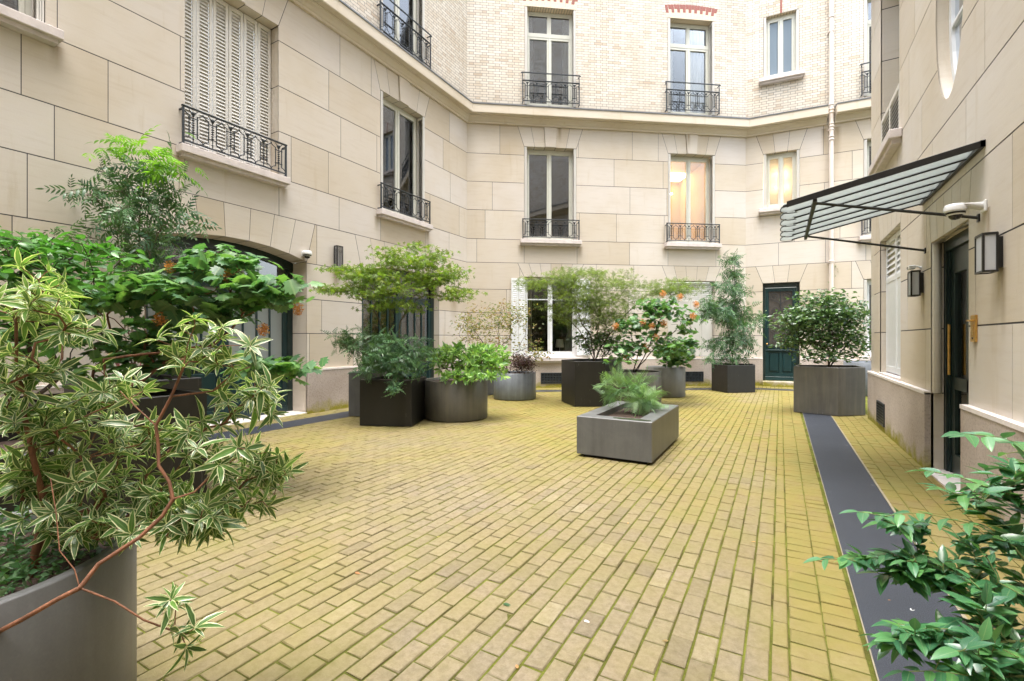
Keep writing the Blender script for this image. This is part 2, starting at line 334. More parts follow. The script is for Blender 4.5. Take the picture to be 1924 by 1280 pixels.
# ------------------------------------------------------------------ mesh helpers
class MB:
    def __init__(s): s.v = []; s.f = []; s.mi = []; s.tone = []; s.sm = []
    def add(s, vs, fs, mi=0, tone=.5, smooth=False):
        o = len(s.v); s.v += [tuple(map(float, p)) for p in vs]
        for f in fs: s.f.append(tuple(i + o for i in f)); s.mi.append(mi); s.tone.append(tone); s.sm.append(smooth)
    def box(s, x0, x1, y0, y1, z0, z1, mi=0, tone=.5, c=0):
        if x0 > x1: x0, x1 = x1, x0
        if y0 > y1: y0, y1 = y1, y0
        if z0 > z1: z0, z1 = z1, z0
        if c and min(x1 - x0, y1 - y0, z1 - z0) > 2.2 * c:
            v = []; f = []
            for ax in range(3):
                for sg in (0, 1):
                    b = [[x0 + c, x1 - c], [y0 + c, y1 - c], [z0 + c, z1 - c]]
                    val = ([x0, x1], [y0, y1], [z0, z1])[ax][sg]; u, w = [k for k in range(3) if k != ax]
                    for (i, j) in ((0, 0), (1, 0), (1, 1), (0, 1)):
                        p = [0, 0, 0]; p[ax] = val; p[u] = b[u][i]; p[w] = b[w][j]; v.append(p)
            bmx = bmesh.new(); vs = [bmx.verts.new(p) for p in v]
            r = bmesh.ops.convex_hull(bmx, input=vs); bmx.verts.index_update()
            bmesh.ops.dissolve_limit(bmx, angle_limit=.01, verts=bmx.verts, edges=bmx.edges); bmx.verts.index_update()
            s.add([q.co for q in bmx.verts], [[q.index for q in fa.verts] for fa in bmx.faces], mi, tone); bmx.free(); return
        v = [(x, y, z) for z in (z0, z1) for (x, y) in ((x0, y0), (x1, y0), (x1, y1), (x0, y1))]
        s.add(v, [(0, 3, 2, 1), (4, 5, 6, 7), (0, 1, 5, 4), (1, 2, 6, 5), (2, 3, 7, 6), (3, 0, 4, 7)], mi, tone)
    def prism(s, poly, y0, y1, mi=0, tone=.5, back=False):
        """poly: list of (x, z), drawn on y0, sides to y1"""
        n = len(poly); a = sum(poly[i][0] * poly[(i + 1) % n][1] - poly[(i + 1) % n][0] * poly[i][1] for i in range(n))
        if a < 0: poly = poly[::-1]
        v = [(p[0], y0, p[1]) for p in poly] + [(p[0], y1, p[1]) for p in poly]
        f = [tuple(range(n))] + [(i, i + n, (i + 1) % n + n, (i + 1) % n) for i in range(n)]
        if back: f.append(tuple(range(2 * n - 1, n - 1, -1)))
        s.add(v, f, mi, tone)
    def prismz(s, poly, z0, z1, mi=0, tone=.5, top=True, bottom=True):
        n = len(poly); v = [(p[0], p[1], z0) for p in poly] + [(p[0], p[1], z1) for p in poly]
        f = [(i, (i + 1) % n, (i + 1) % n + n, i + n) for i in range(n)]
        if top: f.append(tuple(range(n, 2 * n)))
        if bottom: f.append(tuple(range(n - 1, -1, -1)))
        s.add(v, f, mi, tone)
    def tube(s, pts, r, n=6, mi=0, cap=True, smooth=True):
        pts = [Vector(p) for p in pts]; rs = r if isinstance(r, (list, tuple, np.ndarray)) else [r] * len(pts)
        T = [(pts[min(i + 1, len(pts) - 1)] - pts[max(i - 1, 0)]).normalized() for i in range(len(pts))]
        up = Vector((0, 0, 1)) if abs(T[0].z) < .9 else Vector((1, 0, 0)); N = (up - T[0] * up.dot(T[0])).normalized()
        v = []
        for i, p in enumerate(pts):
            N = (N - T[i] * N.dot(T[i]));
            if N.length < 1e-6: N = T[i].orthogonal()
            N.normalize(); B = T[i].cross(N)
            v += [p + (N * math.cos(2 * math.pi * k / n) + B * math.sin(2 * math.pi * k / n)) * rs[i] for k in range(n)]
        f = [(i * n + k, i * n + (k + 1) % n, (i + 1) * n + (k + 1) % n, (i + 1) * n + k) for i in range(len(pts) - 1) for k in range(n)]
        s.add(v, f, mi, .5, smooth)
        if cap:
            s.add(v[:n], [tuple(range(n - 1, -1, -1))], mi); s.add(v[-n:], [tuple(range(n))], mi)
    def lathe(s, prof, cx=0, cy=0, n=32, mi=0, smooth=True, axis='z', cz=0):
        """prof: (radius, height) pairs"""
        v = []
        for (r, h) in prof:
            for k in range(n):
                a = 2 * math.pi * k / n
                v.append((cx + r * math.cos(a), cy + r * math.sin(a), cz + h) if axis == 'z' else (cx + r * math.cos(a), cy + h, cz + r * math.sin(a)))
        f = []
        for i in range(len(prof) - 1):
            for k in range(n):
                q = (i * n + k, i * n + (k + 1) % n, (i + 1) * n + (k + 1) % n, (i + 1) * n + k)
                f.append(q if axis == 'z' else q[::-1])
        s.add(v, f, mi, .5, smooth)
    def mesh(s, name, mats):
        me = bpy.data.meshes.new(name); me.from_pydata(s.v, [], s.f)
        for m in mats: me.materials.append(m)
        me.polygons.foreach_set('material_index', s.mi); me.polygons.foreach_set('use_smooth', s.sm)
        a = me.attributes.new('tone', 'FLOAT', 'FACE'); a.data.foreach_set('value', s.tone)
        me.update(); return me
    def build(s, name, mats, parent=None, loc=(0, 0, 0), rz=0):
        if not isinstance(mats, (list, tuple)): mats = [mats]
        o = bpy.data.objects.new(name, s.mesh(name, mats)); COL.objects.link(o)
        put(o, parent, loc, rz); return o

ORIG = {}
def put(o, parent, loc=(0, 0, 0), rz=0):
    """world placement (loc, rz) under a parent of known world placement"""
    loc = Vector(loc); ORIG[o.name] = (loc.copy(), rz)
    if parent is not None:
        o.parent = parent; pl, pr = ORIG[parent.name]
        o.location = Matrix.Rotation(-pr, 3, 'Z') @ (loc - pl); o.rotation_euler = (0, 0, rz - pr)
    else:
        o.location = loc; o.rotation_euler = (0, 0, rz)
def tag(o, label=None, cat=None, group=None, kind=None):
    if label: o['label'] = label
    if cat: o['category'] = cat
    if group: o['group'] = group
    if kind: o['kind'] = kind
    return o
def empty(name, loc=(0, 0, 0), rz=0):
    o = bpy.data.objects.new(name, None); o.empty_display_size = .2; COL.objects.link(o); put(o, None, loc, rz); return o
def copy_to(o, parent, loc, rz=0):
    c = o.copy(); COL.objects.link(c); put(c, parent, loc, rz); return c

# ------------------------------------------------------------------ wall frames (x along the wall, y into the wall, z up)
def cross2(P, d, Q, e):
    A = np.array([[d[0], -e[0]], [d[1], -e[1]]]); a = np.linalg.solve(A, np.array(Q) - np.array(P)); return np.array(P) + np.array(d) * a[0]
UL, UR = -7.47, 1.35
AB, AT = R(36.457), R(5.834)
pB = np.array([-.8839, 15.3499]); dB = np.array([math.cos(AB), math.sin(AB)]); dT = np.array([math.cos(AT), math.sin(AT)])
pA = cross2((UL, 0), (0, 1), pB, dB); LB = float(np.linalg.norm(pB - pA)); VA = float(pA[1])
class Wall:
    def __init__(s, P, ang): s.P = (float(P[0]), float(P[1]), 0.0); s.a = ang
    def w(s, x, y, z=0):
        c, n = math.cos(s.a), math.sin(s.a); return np.array([s.P[0] + x * c - y * n, s.P[1] + x * n + y * c, z])
WL, WB, WT, WR = Wall((UL, 0), R(90)), Wall(pA, AB), Wall(pB, AT), Wall((UR, 0), R(-90))

# ------------------------------------------------------------------ polygon clipping for stone blocks
def clip(poly, a, b, keep_left):
    out = []; n = len(poly)
    def side(p): v = (b[0] - a[0]) * (p[1] - a[1]) - (b[1] - a[1]) * (p[0] - a[0]); return v if keep_left else -v
    for i in range(n):
        p, q = poly[i], poly[(i + 1) % n]; sp, sq = side(p), side(q)
        if sp >= 0: out.append(p)
        if (sp > 0 and sq < 0) or (sp < 0 and sq > 0):
            t = sp / (sp - sq); out.append((p[0] + (q[0] - p[0]) * t, p[1] + (q[1] - p[1]) * t))
    return out
def area(p): return abs(sum(p[i][0] * p[(i + 1) % len(p)][1] - p[(i + 1) % len(p)][0] * p[i][1] for i in range(len(p)))) / 2
def subtract(poly, cut):
    """poly minus convex ccw polygon cut -> list of convex pieces"""
    n = len(cut); xs = [p[0] for p in poly]; zs = [p[1] for p in poly]; cx = [p[0] for p in cut]; cz = [p[1] for p in cut]
    if max(xs) <= min(cx) or min(xs) >= max(cx) or max(zs) <= min(cz) or min(zs) >= max(cz): return [poly]
    rest = poly; out = []
    for i in range(n):
        a, b = cut[i], cut[(i + 1) % n]; o = clip(rest, a, b, False)
        if len(o) > 2 and area(o) > 1e-5: out.append(o)
        rest = clip(rest, a, b, True)
        if len(rest) < 3 or area(rest) < 1e-6: break
    return out
def ccw(p):
    a = sum(p[i][0] * p[(i + 1) % len(p)][1] - p[(i + 1) % len(p)][0] * p[i][1] for i in range(len(p)))
    return p if a > 0 else p[::-1]
def grow(p, g):
    cx = sum(q[0] for q in p) / len(p); cz = sum(q[1] for q in p) / len(p); o = []
    n = len(p); p = ccw(p)
    L = []
    for i in range(n):
        a, b = p[i], p[(i + 1) % n]; dx, dz = b[0] - a[0], b[1] - a[1]; l = math.hypot(dx, dz) or 1; nx, nz = dz / l, -dx / l
        L.append(((a[0] + nx * g, a[1] + nz * g), (dx / l, dz / l)))
    for i in range(n):
        (P, d), (Q, e) = L[i - 1], L[i]; den = d[0] * e[1] - d[1] * e[0]
        if abs(den) < 1e-6: o.append(Q); continue
        t = ((Q[0] - P[0]) * e[1] - (Q[1] - P[1]) * e[0]) / den; o.append((P[0] + d[0] * t, P[1] + d[1] * t))
    return o

ZS = [.80, 1.46, 2.09, 2.74, 3.48, 4.13, 4.93, 5.71, 6.49, 7.30]
G = .0065
def arch_pts(c, hw, zs, zc, n=20):
    sag = zc - zs; r = (hw * hw + sag * sag) / (2 * sag); zc0 = zc - r; a = math.asin(hw / r)
    return [(c + r * math.sin(-a + 2 * a * k / n), zc0 + r * math.cos(-a + 2 * a * k / n)) for k in range(n + 1)], r, zc0
def rect(x0, x1, z0, z1): return [(x0, z0), (x1, z0), (x1, z1), (x0, z1)]

class Facade:
    """one stone wall face with its openings, voussoirs, joints and brick above"""
    def __init__(s, W, x0, x1, stone='stone'):
        s.W = W; s.x0, s.x1 = x0, x1; s.open = []; s.vou = []; s.up = []; s.rev = []; s.stone = stone; s.vj = {}; s.pl = []
    def opening(s, x0, x1, z0, z1, nv=5, depth=.30, top=None, key=True, splay=.18):
        s.open.append(rect(x0, x1, z0, z1)); s.rev.append(('r', x0, x1, z0, z1, depth))
        if nv:
            top = top or min(z for z in ZS if z > z1 + .2)
            bx = [x0 + (x1 - x0) * k / nv for k in range(nv + 1)]; tx = [x0 - splay + (x1 - x0 + 2 * splay) * k / nv for k in range(nv + 1)]
            for k in range(nv):
                s.vou.append(([(bx[k], z1), (bx[k + 1], z1), (tx[k + 1], top), (tx[k], top)], key and nv == 5 and k == 2))
    def arch(s, c, hw, zs, zc, top, depth=.5):
        pts, r, z0 = arch_pts(c, hw, zs, zc, 14); s.open.append(rect(c - hw, c + hw, 0, zs)); s.open.append(ccw(pts))
        s.rev.append(('a', c, hw, zs, zc, depth))
        bs = [-1.0, -.72, -.44, -.15, .15, .44, .72, 1.0]; m = 7
        for k in range(m):
            sub = []
            for q in range(4):
                b = (bs[k] + (bs[k + 1] - bs[k]) * q / 3) * hw; sub.append((c + b, z0 + math.sqrt(r * r - b * b)))
            b0, b1 = bs[k] * hw, bs[k + 1] * hw
            tl = (c + b0 * 1.14, top); tr = (c + b1 * 1.14, top)
            # convex quads (arch underside is almost flat across one stone)
            s.vou.append(([sub[0], sub[-1], tr, tl], False))
    def upper(s, x0, x1, z0, z1): s.up.append(rect(x0, x1, z0, z1))
    def build(s, parent, zbrick=13.2, brick=True):
        rnd = random.Random(int((s.x0 + 50) * 13)); W = s.W
        mb = MB(); cuts = [ccw(o) for o in s.open] + [grow(v, G) for v, _ in s.vou]
        for i in range(len(ZS) - 1):
            z0, z1 = ZS[i], ZS[i + 1]
            js = list(s.vj.get(i, []))
            # fill in the joints nobody measured, in running bond
            edges = sorted(js + [s.x0, s.x1]); full = [s.x0]
            for a, b in zip(edges, edges[1:]):
                n = max(1, round((b - a) / 1.22))
                for k in range(1, n): full.append(a + (b - a) * k / n + (rnd.uniform(-.16, .16)) + (.22 if i % 2 else -.22) * (1 if n > 2 else 0))
                full.append(b)
            for a, b in zip(full, full[1:]):
                if b - a < .1: continue
                pcs = [rect(a + (G * .7 if a > s.x0 else 0), b - (G * .7 if b < s.x1 else 0), z0 + G, z1 - (G if i < 8 else 0))]
                for c in cuts: pcs = [q for p in pcs for q in subtract(p, c)]
                tn = rnd.random()
                for p in pcs: mb.prism(p, 0, .012, 0, tn)
        for v, key in s.vou:
            mb.prism(grow(v, -G * .6), -.035 if key else 0, .012, 0, rnd.random())
        mb.build('stone_wall', M[s.stone], parent, W.P, W.a)
        jb = MB(); pcs = [rect(s.x0, s.x1, 0.0, 7.3)]
        for c in [ccw(o) for o in s.open]: pcs = [q for p in pcs for q in subtract(p, c)]
        for p in pcs: jb.add([(q[0], .0035, q[1]) for q in ccw(p)], [tuple(range(len(p)))], 0)
        # plinth
        pb = MB(); pcs = [rect(s.x0, s.x1, -.02, .795)]
        for c in [ccw(o) for o in s.open] : pcs = [q for p in pcs for q in subtract(p, c)]
        for p in pcs:
            pb.prism(p, -.05, .02, 0, rnd.random())
            xs = [q[0] for q in p]; zt = max(q[1] for q in p)
            if zt > .7: pb.box(min(xs), max(xs), -.056, .01, .778, .812, 1)
        pb.build('plinth', [M['plinth'], M['plinthtop']], parent, W.P, W.a)
        jb.build('joint', M['joint'], parent, W.P, W.a)
        # reveals
        for rv in s.rev:
            rb = MB()
            if rv[0] == 'r':
                _, x0, x1, z0, z1, d = rv; zz = [z0] + [z for z in ZS if z0 + .05 < z < z1 - .02] + [z1]
                for a, b in zip(zz, zz[1:]):
                    for (x, sg) in ((x0, 1), (x1, -1)):
                        q = [(x, .0, a + G), (x, d, a + G), (x, d, b - G), (x, .0, b - G)]
                        rb.add(q if sg < 0 else q[::-1], [(0, 1, 2, 3)], 0, rnd.random())
                for (x, sg) in ((x0, 1), (x1, -1)):
                    rb.add([(x - .004 * sg, .012, z0), (x - .004 * sg, d, z0), (x - .004 * sg, d, z1), (x - .004 * sg, .012, z1)], [(0, 1, 2, 3)], 1)
                nv = 5 if x1 - x0 > 1.2 else 3
                for k in range(nv):
                    a, b = x0 + (x1 - x0) * k / nv + G, x0 + (x1 - x0) * (k + 1) / nv - G
                    rb.add([(a, 0, z1), (a, d, z1), (b, d, z1), (b, 0, z1)], [(0, 1, 2, 3)], 0, rnd.random())
                rb.add([(x0, .012, z1 + .004), (x0, d, z1 + .004), (x1, d, z1 + .004), (x1, .012, z1 + .004)], [(0, 1, 2, 3)], 1)
                if z0 > .2: rb.add([(x0, .0, z0), (x1, .0, z0), (x1, d, z0), (x0, d, z0)], [(0, 1, 2, 3)], 2)
            else:
                _, c, hw, zs, zc, d = rv
                zz = [0, .8] + [z for z in ZS if .8 < z < zs - .05] + [zs]
                for a, b in zip(zz, zz[1:]):
                    for (x, sg) in ((c - hw, 1), (c + hw, -1)):
                        q = [(x, 0, a + G), (x, d, a + G), (x, d, b - G), (x, 0, b - G)]
                        rb.add(q if sg < 0 else q[::-1], [(0, 1, 2, 3)], 0, rnd.random())
                        rb.add([(x - .004 * sg, .012, a), (x - .004 * sg, d, a), (x - .004 * sg, d, b), (x - .004 * sg, .012, b)], [(0, 1, 2, 3)], 1)
                pts, r, z0_ = arch_pts(c, hw, zs, zc, 21)
                for k in range(21):
                    p, q = pts[k], pts[k + 1]; gx = G if k % 3 == 0 else 0; gy = G if k % 3 == 2 else 0
                    rb.add([(p[0] + gx, 0, p[1]), (p[0] + gx, d, p[1]), (q[0] - gy, d, q[1]), (q[0] - gy, 0, q[1])], [(0, 1, 2, 3)], 0, (k // 3) * .13)
                    rb.add([(p[0], .012, p[1] + .005), (p[0], d, p[1] + .005), (q[0], d, q[1] + .005), (q[0], .012, q[1] + .005)], [(0, 1, 2, 3)], 1)
            rb.build('reveal', [M[s.stone], M['joint'], M['sill']], parent, W.P, W.a)
        if brick:
            bb = MB(); pcs = [rect(s.x0, s.x1, 7.3, zbrick)]
            for c in s.up: pcs = [q for p in pcs for q in subtract(p, c)]
            for p in pcs: bb.prism(p, 0, .01)
            for u in s.up:
                (x0, z0), (x1, _), (_, z1), _ = u
                bb.add([(x0, 0, z0), (x0, 0, z1), (x0, .3, z1), (x0, .3, z0)], [(0, 1, 2, 3)])
                bb.add([(x1, 0, z0), (x1, .3, z0), (x1, .3, z1), (x1, 0, z1)], [(0, 1, 2, 3)])
                nb = int((x1 - x0) / .075)
                for k in range(nb):
                    a, b = x0 + (x1 - x0) * k / nb + .004, x0 + (x1 - x0) * (k + 1) / nb - .004
                    bb.add([(a, 0, z1), (a, .3, z1), (b, .3, z1), (b, 0, z1)], [(0, 1, 2, 3)], 1, rnd.random())
                bb.add([(x0, .004, z1 + .006), (x0, .3, z1 + .006), (x1, .3, z1 + .006), (x1, .004, z1 + .006)], [(0, 1, 2, 3)], 2)
            bb.build('brick_wall', [M['brick'], M['palebrick'], M['joint']], parent, W.P, W.a)
        # solid mass behind the face
        mb2 = MB(); pcs = [rect(s.x0, s.x1, 0, zbrick)]
        for c in [ccw(o) for o in s.open] + s.up: pcs = [q for p in pcs for q in subtract(p, c)]
        for p in pcs: mb2.add([(q[0], .31, q[1]) for q in ccw(p)], [tuple(range(len(p)))], 0)
        mb2.build('wall_core', M['joint'], parent, W.P, W.a)

# ------------------------------------------------------------------ window, railing, shutter builders (local: x centred on 0, z from 0)
def casement_mb(w, h, y, transom=None, fw=.055, bars=()):
    f = MB(); hw = w / 2
    f.box(-hw, -hw + fw, y, y + .08, 0, h); f.box(hw - fw, hw, y, y + .08, 0, h)
    f.box(-hw + fw, hw - fw, y, y + .08, h - fw * 1.3, h); f.box(-hw + fw, hw - fw, y - .015, y + .08, 0, .07)
    top = h - fw * 1.3
    if transom:
        f.box(-hw + fw, hw - fw, y - .02, y + .08, transom - .05, transom + .05)
        f.box(-.03, .03, y, y + .06, transom + .05, top)
        for a, b in ((-hw + fw, -.03), (.03, hw - fw)):
            f.box(a, a + .03, y + .01, y + .05, transom + .05, top); f.box(b - .03, b, y + .01, y + .05, transom + .05, top)
            f.box(a + .03, b - .03, y + .01, y + .05, top - .035, top); f.box(a + .03, b - .03, y + .01, y + .05, transom + .05, transom + .08)
        top = transom - .05
    for a, b, m in ((-hw + fw, -.004, 1), (.004, hw - fw, -1)):
        l = .05; r = .05
        if m == 1: r = .062
        else: l = .062
        f.box(a, a + l, y - .012, y + .045, .07, top, c=.006); f.box(b - r, b, y - .012, y + .045, .07, top, c=.006)
        f.box(a + l, b - r, y - .012, y + .045, top - .06, top); f.box(a + l, b - r, y - .012, y + .045, .07, .15)
        for z in bars: f.box(a + l, b - r, y, y + .03, z - .014, z + .014)
    f.box(-.022, .022, y - .03, y - .012, .10, top - .02, c=.006)
    return f
def pane_mb(w, h, y, fw=.055):
    p = MB(); hw = w / 2; p.box(-hw + fw + .02, hw - fw - .02, y + .020, y + .026, .08, h - fw * 1.3 - .005); return p
def folded_shutter_mb(h, side, depth=.28, leaves=3):
    """metal louvred shutter folded flat against the reveal; side -1: at the low-x jamb"""
    f = MB(); 
    for k in range(leaves):
        xa = .012 + k * .022; xs = (xa, xa + .016)
        x0, x1 = (xs if side < 0 else (-xs[1], -xs[0]))
        y0, y1 = -.01, depth
        f.box(x0, x1, y0, y0 + .03, 0, h); f.box(x0, x1, y1 - .03, y1, 0, h); f.box(x0, x1, y0 + .03, y1 - .03, 0, .06); f.box(x0, x1, y0 + .03, y1 - .03, h - .06, h)
        if k == leaves - 1:
            n = int((h - .12) / .045)
            for q in range(n):
                z = .06 + (h - .12) * q / n
                xm = x0 if side > 0 else x1; xo = x1 if side > 0 else x0
                f.add([(xm, y0 + .03, z), (xm, y1 - .03, z), (xo, y1 - .03, z + .04), (xo, y0 + .03, z + .04)], [(0, 1, 2, 3), (3, 2, 1, 0)])
    return f
def flat_shutter_mb(w, h, leaves=2, solid_below=None, t=.03, pitch=.055):
    f = MB(); lw = w / leaves
    for k in range(leaves):
        a, b = k * lw + .004, (k + 1) * lw - .004; st = .045
        f.box(a, a + st, 0, t, 0, h, c=.004); f.box(b - st, b, 0, t, 0, h, c=.004); f.box(a + st, b - st, 0, t, 0, .09); f.box(a + st, b - st, 0, t, h - .07, h)
        z0 = .09
        if solid_below: f.box(a + st, b - st, .008, t - .008, .09, solid_below); f.box(a + st, b - st, .002, t, solid_below, solid_below + .06); z0 = solid_below + .06
        n = int((h - .07 - z0) / pitch)
        for q in range(n):
            z = z0 + (h - .07 - z0) * q / n
            f.add([(a + st, .004, z), (b - st, .004, z), (b - st, t - .004, z + pitch * .72), (a + st, t - .004, z + pitch * .72),
                   (a + st, .004, z + .006), (b - st, .004, z + .006), (b - st, t - .004, z + pitch * .72 + .006), (a + st, t - .004, z + pitch * .72 + .006)],
                  [(0, 1, 2, 3)[::-1], (4, 5, 6, 7), (0, 1, 5, 4), (2, 3, 7, 6)])
        f.box(a + st, b - st, t + .002, t + .008, z0, h - .07, mi=1)
    return f
def railing_mb(w, h, n=6, toprail=None):
    """cast-iron window guard: beaded balusters between looping bars"""
    f = MB(); hw = w / 2; zb = .075; y = 0; r = .0085
    f.box(-hw - .02, hw + .02, -.022, .022, h - .022, h, c=.006); f.box(-hw, hw, -.012, .012, zb - .018, zb)
    for x in (-hw, hw): f.box(x - .013, x + .013, -.013, .013, 0, h - .022); f.box(x - .011, x + .011, .013, .11, h - .06, h - .04); f.box(x - .011, x + .011, .013, .11, .02, .04)
    m = w / n; zt = h - .03; a = .055; za, zb2 = h - .13, zb + .09
    for k in range(n):
        c = -hw + m * (k + .5)
        for s in (-1, 1): f.tube([(c + s * a, y, zb2 - .02), (c + s * a, y, za + .02)], r, 5)
        for z in (za - .02, zb2 + .035): f.box(c - a - .012, c + a + .012, -.007, .007, z - .006, z + .006)
        f.tube([(c, y, zb), (c, y, za + .03)], .006, 5)
        nb = max(5, int((za - zb2 - .06) / .034))
        for q in range(nb):
            z = zb2 + .055 + (za - .05 - zb2 - .055) * q / (nb - 1); f.lathe([(.004, -.010), (.020, -.003), (.020, .003), (.004, .010)], c, 0, 6, cz=z)
        f.lathe([(.004, -.02), (.016, 0), (.004, .02)], c, 0, 6, cz=zb + .045)
        # palmette crown
        f.lathe([(.008, 0), (.016, .02), (.036, .055), (.028, .062), (.0, .065)], c, 0, 8, cz=za)
        for s in (-1, 1):
            e = c + s * m / 2; x0 = c + s * a; seg = 5
            f.tube([(x0 + (e - x0) * math.sin(math.pi / 2 * q / seg), y, za + .02 + (zt - za - .035) * (1 - math.cos(math.pi / 2 * q / seg)) ** .8) for q in range(seg + 1)], r * .9, 5)
            f.tube([(x0 + (e - x0) * math.sin(math.pi / 2 * q / seg), y, zb2 - .02 - (zb2 - .02 - zb) * (1 - math.cos(math.pi / 2 * q / seg)) ** .8) for q in range(seg + 1)], r * .9, 5)
            f.tube([(c + s * .012, y, za + .03), (c + s * .035, y, za + .07), (c + s * .06, y, zt - .005)], .006, 5)
    if toprail:
        f.box(-hw - .03, hw + .03, -.012, .012, toprail - .024, toprail)
        for x in (-hw, hw): f.box(x - .009, x + .009, -.009, .009, h, toprail - .024); f.box(x - .008, x + .008, .009, .11, toprail - .05, toprail - .03)
        for x in (-hw - .035, hw + .035): f.lathe([(0, -.018), (.014, -.012), (.018, 0), (.014, .012), (0, .018)], x, 0, 8, cz=toprail - .03)
    return f
def curtain_mb(x0, x1, y, z0, z1, waves=9, tie=None, amp=.025):
    f = MB(); nx, nz = waves * 6, 10; v = []
    for j in range(nz + 1):
        t = j / nz; z = z0 + (z1 - z0) * t
        for i in range(nx + 1):
            u = i / nx; x = x0 + (x1 - x0) * u
            if tie:  # gathered towards tie x at height tz
                tx, tz, k = tie; g = math.exp(-((z - tz) / .55) ** 2) * k
                if z < tz: g = max(g, .8 * k)
                x = x + (tx - x) * g
            v.append((x, y + amp * math.sin(u * waves * 2 * math.pi) * (.6 + .4 * (1 - t)), z))
    f.add(v, [(j * (nx + 1) + i, j * (nx + 1) + i + 1, (j + 1) * (nx + 1) + i + 1, (j + 1) * (nx + 1) + i) for j in range(nz) for i in range(nx)], 0, .5, True)
    return f
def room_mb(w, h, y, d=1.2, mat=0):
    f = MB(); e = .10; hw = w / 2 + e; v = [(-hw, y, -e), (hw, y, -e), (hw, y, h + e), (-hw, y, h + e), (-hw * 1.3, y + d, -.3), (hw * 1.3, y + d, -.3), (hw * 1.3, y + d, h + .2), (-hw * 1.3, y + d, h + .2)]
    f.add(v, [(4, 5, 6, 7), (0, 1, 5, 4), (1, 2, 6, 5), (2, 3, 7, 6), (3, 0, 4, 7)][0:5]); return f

CACHE = {}
def cached(key, mb_fn, mats):
    if key not in CACHE:
        CACHE[key] = mb_fn().mesh(key[0], mats if isinstance(mats, (list, tuple)) else [mats])
    return CACHE[key]
def part(name, me, parent, W, x, y, z):
    o = bpy.data.objects.new(name, me); COL.objects.link(o); put(o, parent, W.w(x, y, z), W.a); return o

def window(bld, W, x0, x1, z0, z1, depth=.20, transom=None, fold=(True, True), rail=None, curtain=None, frame='frame', glass='glass', room='room', sill=True, bars=(), roomdepth=1.2, fw=.055):
    w, h = x1 - x0, z1 - z0; xc = (x0 + x1) / 2; k = (round(w, 2), round(h, 2), depth, transom, frame, bars)
    ww = w - .02 - (.11 if fold[0] or fold[1] else 0)
    win = part('window', cached(('window_frame',) + k, lambda: casement_mb(ww, h - .01, 0, transom, fw, bars), M[frame]), bld, W, xc, depth, z0)
    part('pane', cached(('pane',) + k + (glass,), lambda: pane_mb(ww, h - .01, 0), M[glass]), win, W, xc, depth, z0)
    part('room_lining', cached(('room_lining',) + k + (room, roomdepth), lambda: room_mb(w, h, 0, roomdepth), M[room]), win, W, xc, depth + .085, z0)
    for i, sd_ in ((0, -1), (1, 1)):
        if fold[i]:
            part('shutter', cached(('folded_shutter', round(h, 2), sd_, depth), lambda: folded_shutter_mb(h - .04, sd_, depth - .03), M['shutter']), win, W, x0 if i == 0 else x1, .0, z0 + .02)
    if rail:
        rw, rh, tr = rail
        part('railing', cached(('railing', round(rw, 2), rh, tr), lambda: railing_mb(rw, rh, 6 if rw > 1.2 else 4, tr), M['iron']), win, W, xc, -.10, z0)
    if curtain: 
        for c in curtain:
            c[0].build('curtain', M[c[1]], win, W.w(xc, depth + .16, z0), W.a)
    if sill:
        s_ = MB(); hw = w / 2
        s_.box(-hw - .12, hw + .12, -.17, -.002, -.115, -.003, c=.008); s_.box(-hw - .08, hw + .08, -.12, -.002, -.165, -.115); s_.box(-hw, hw, -.002, depth, -.02, .006)
        s_.build('sill', M['sill'], win, W.w(xc, 0, z0), W.a)
    return win

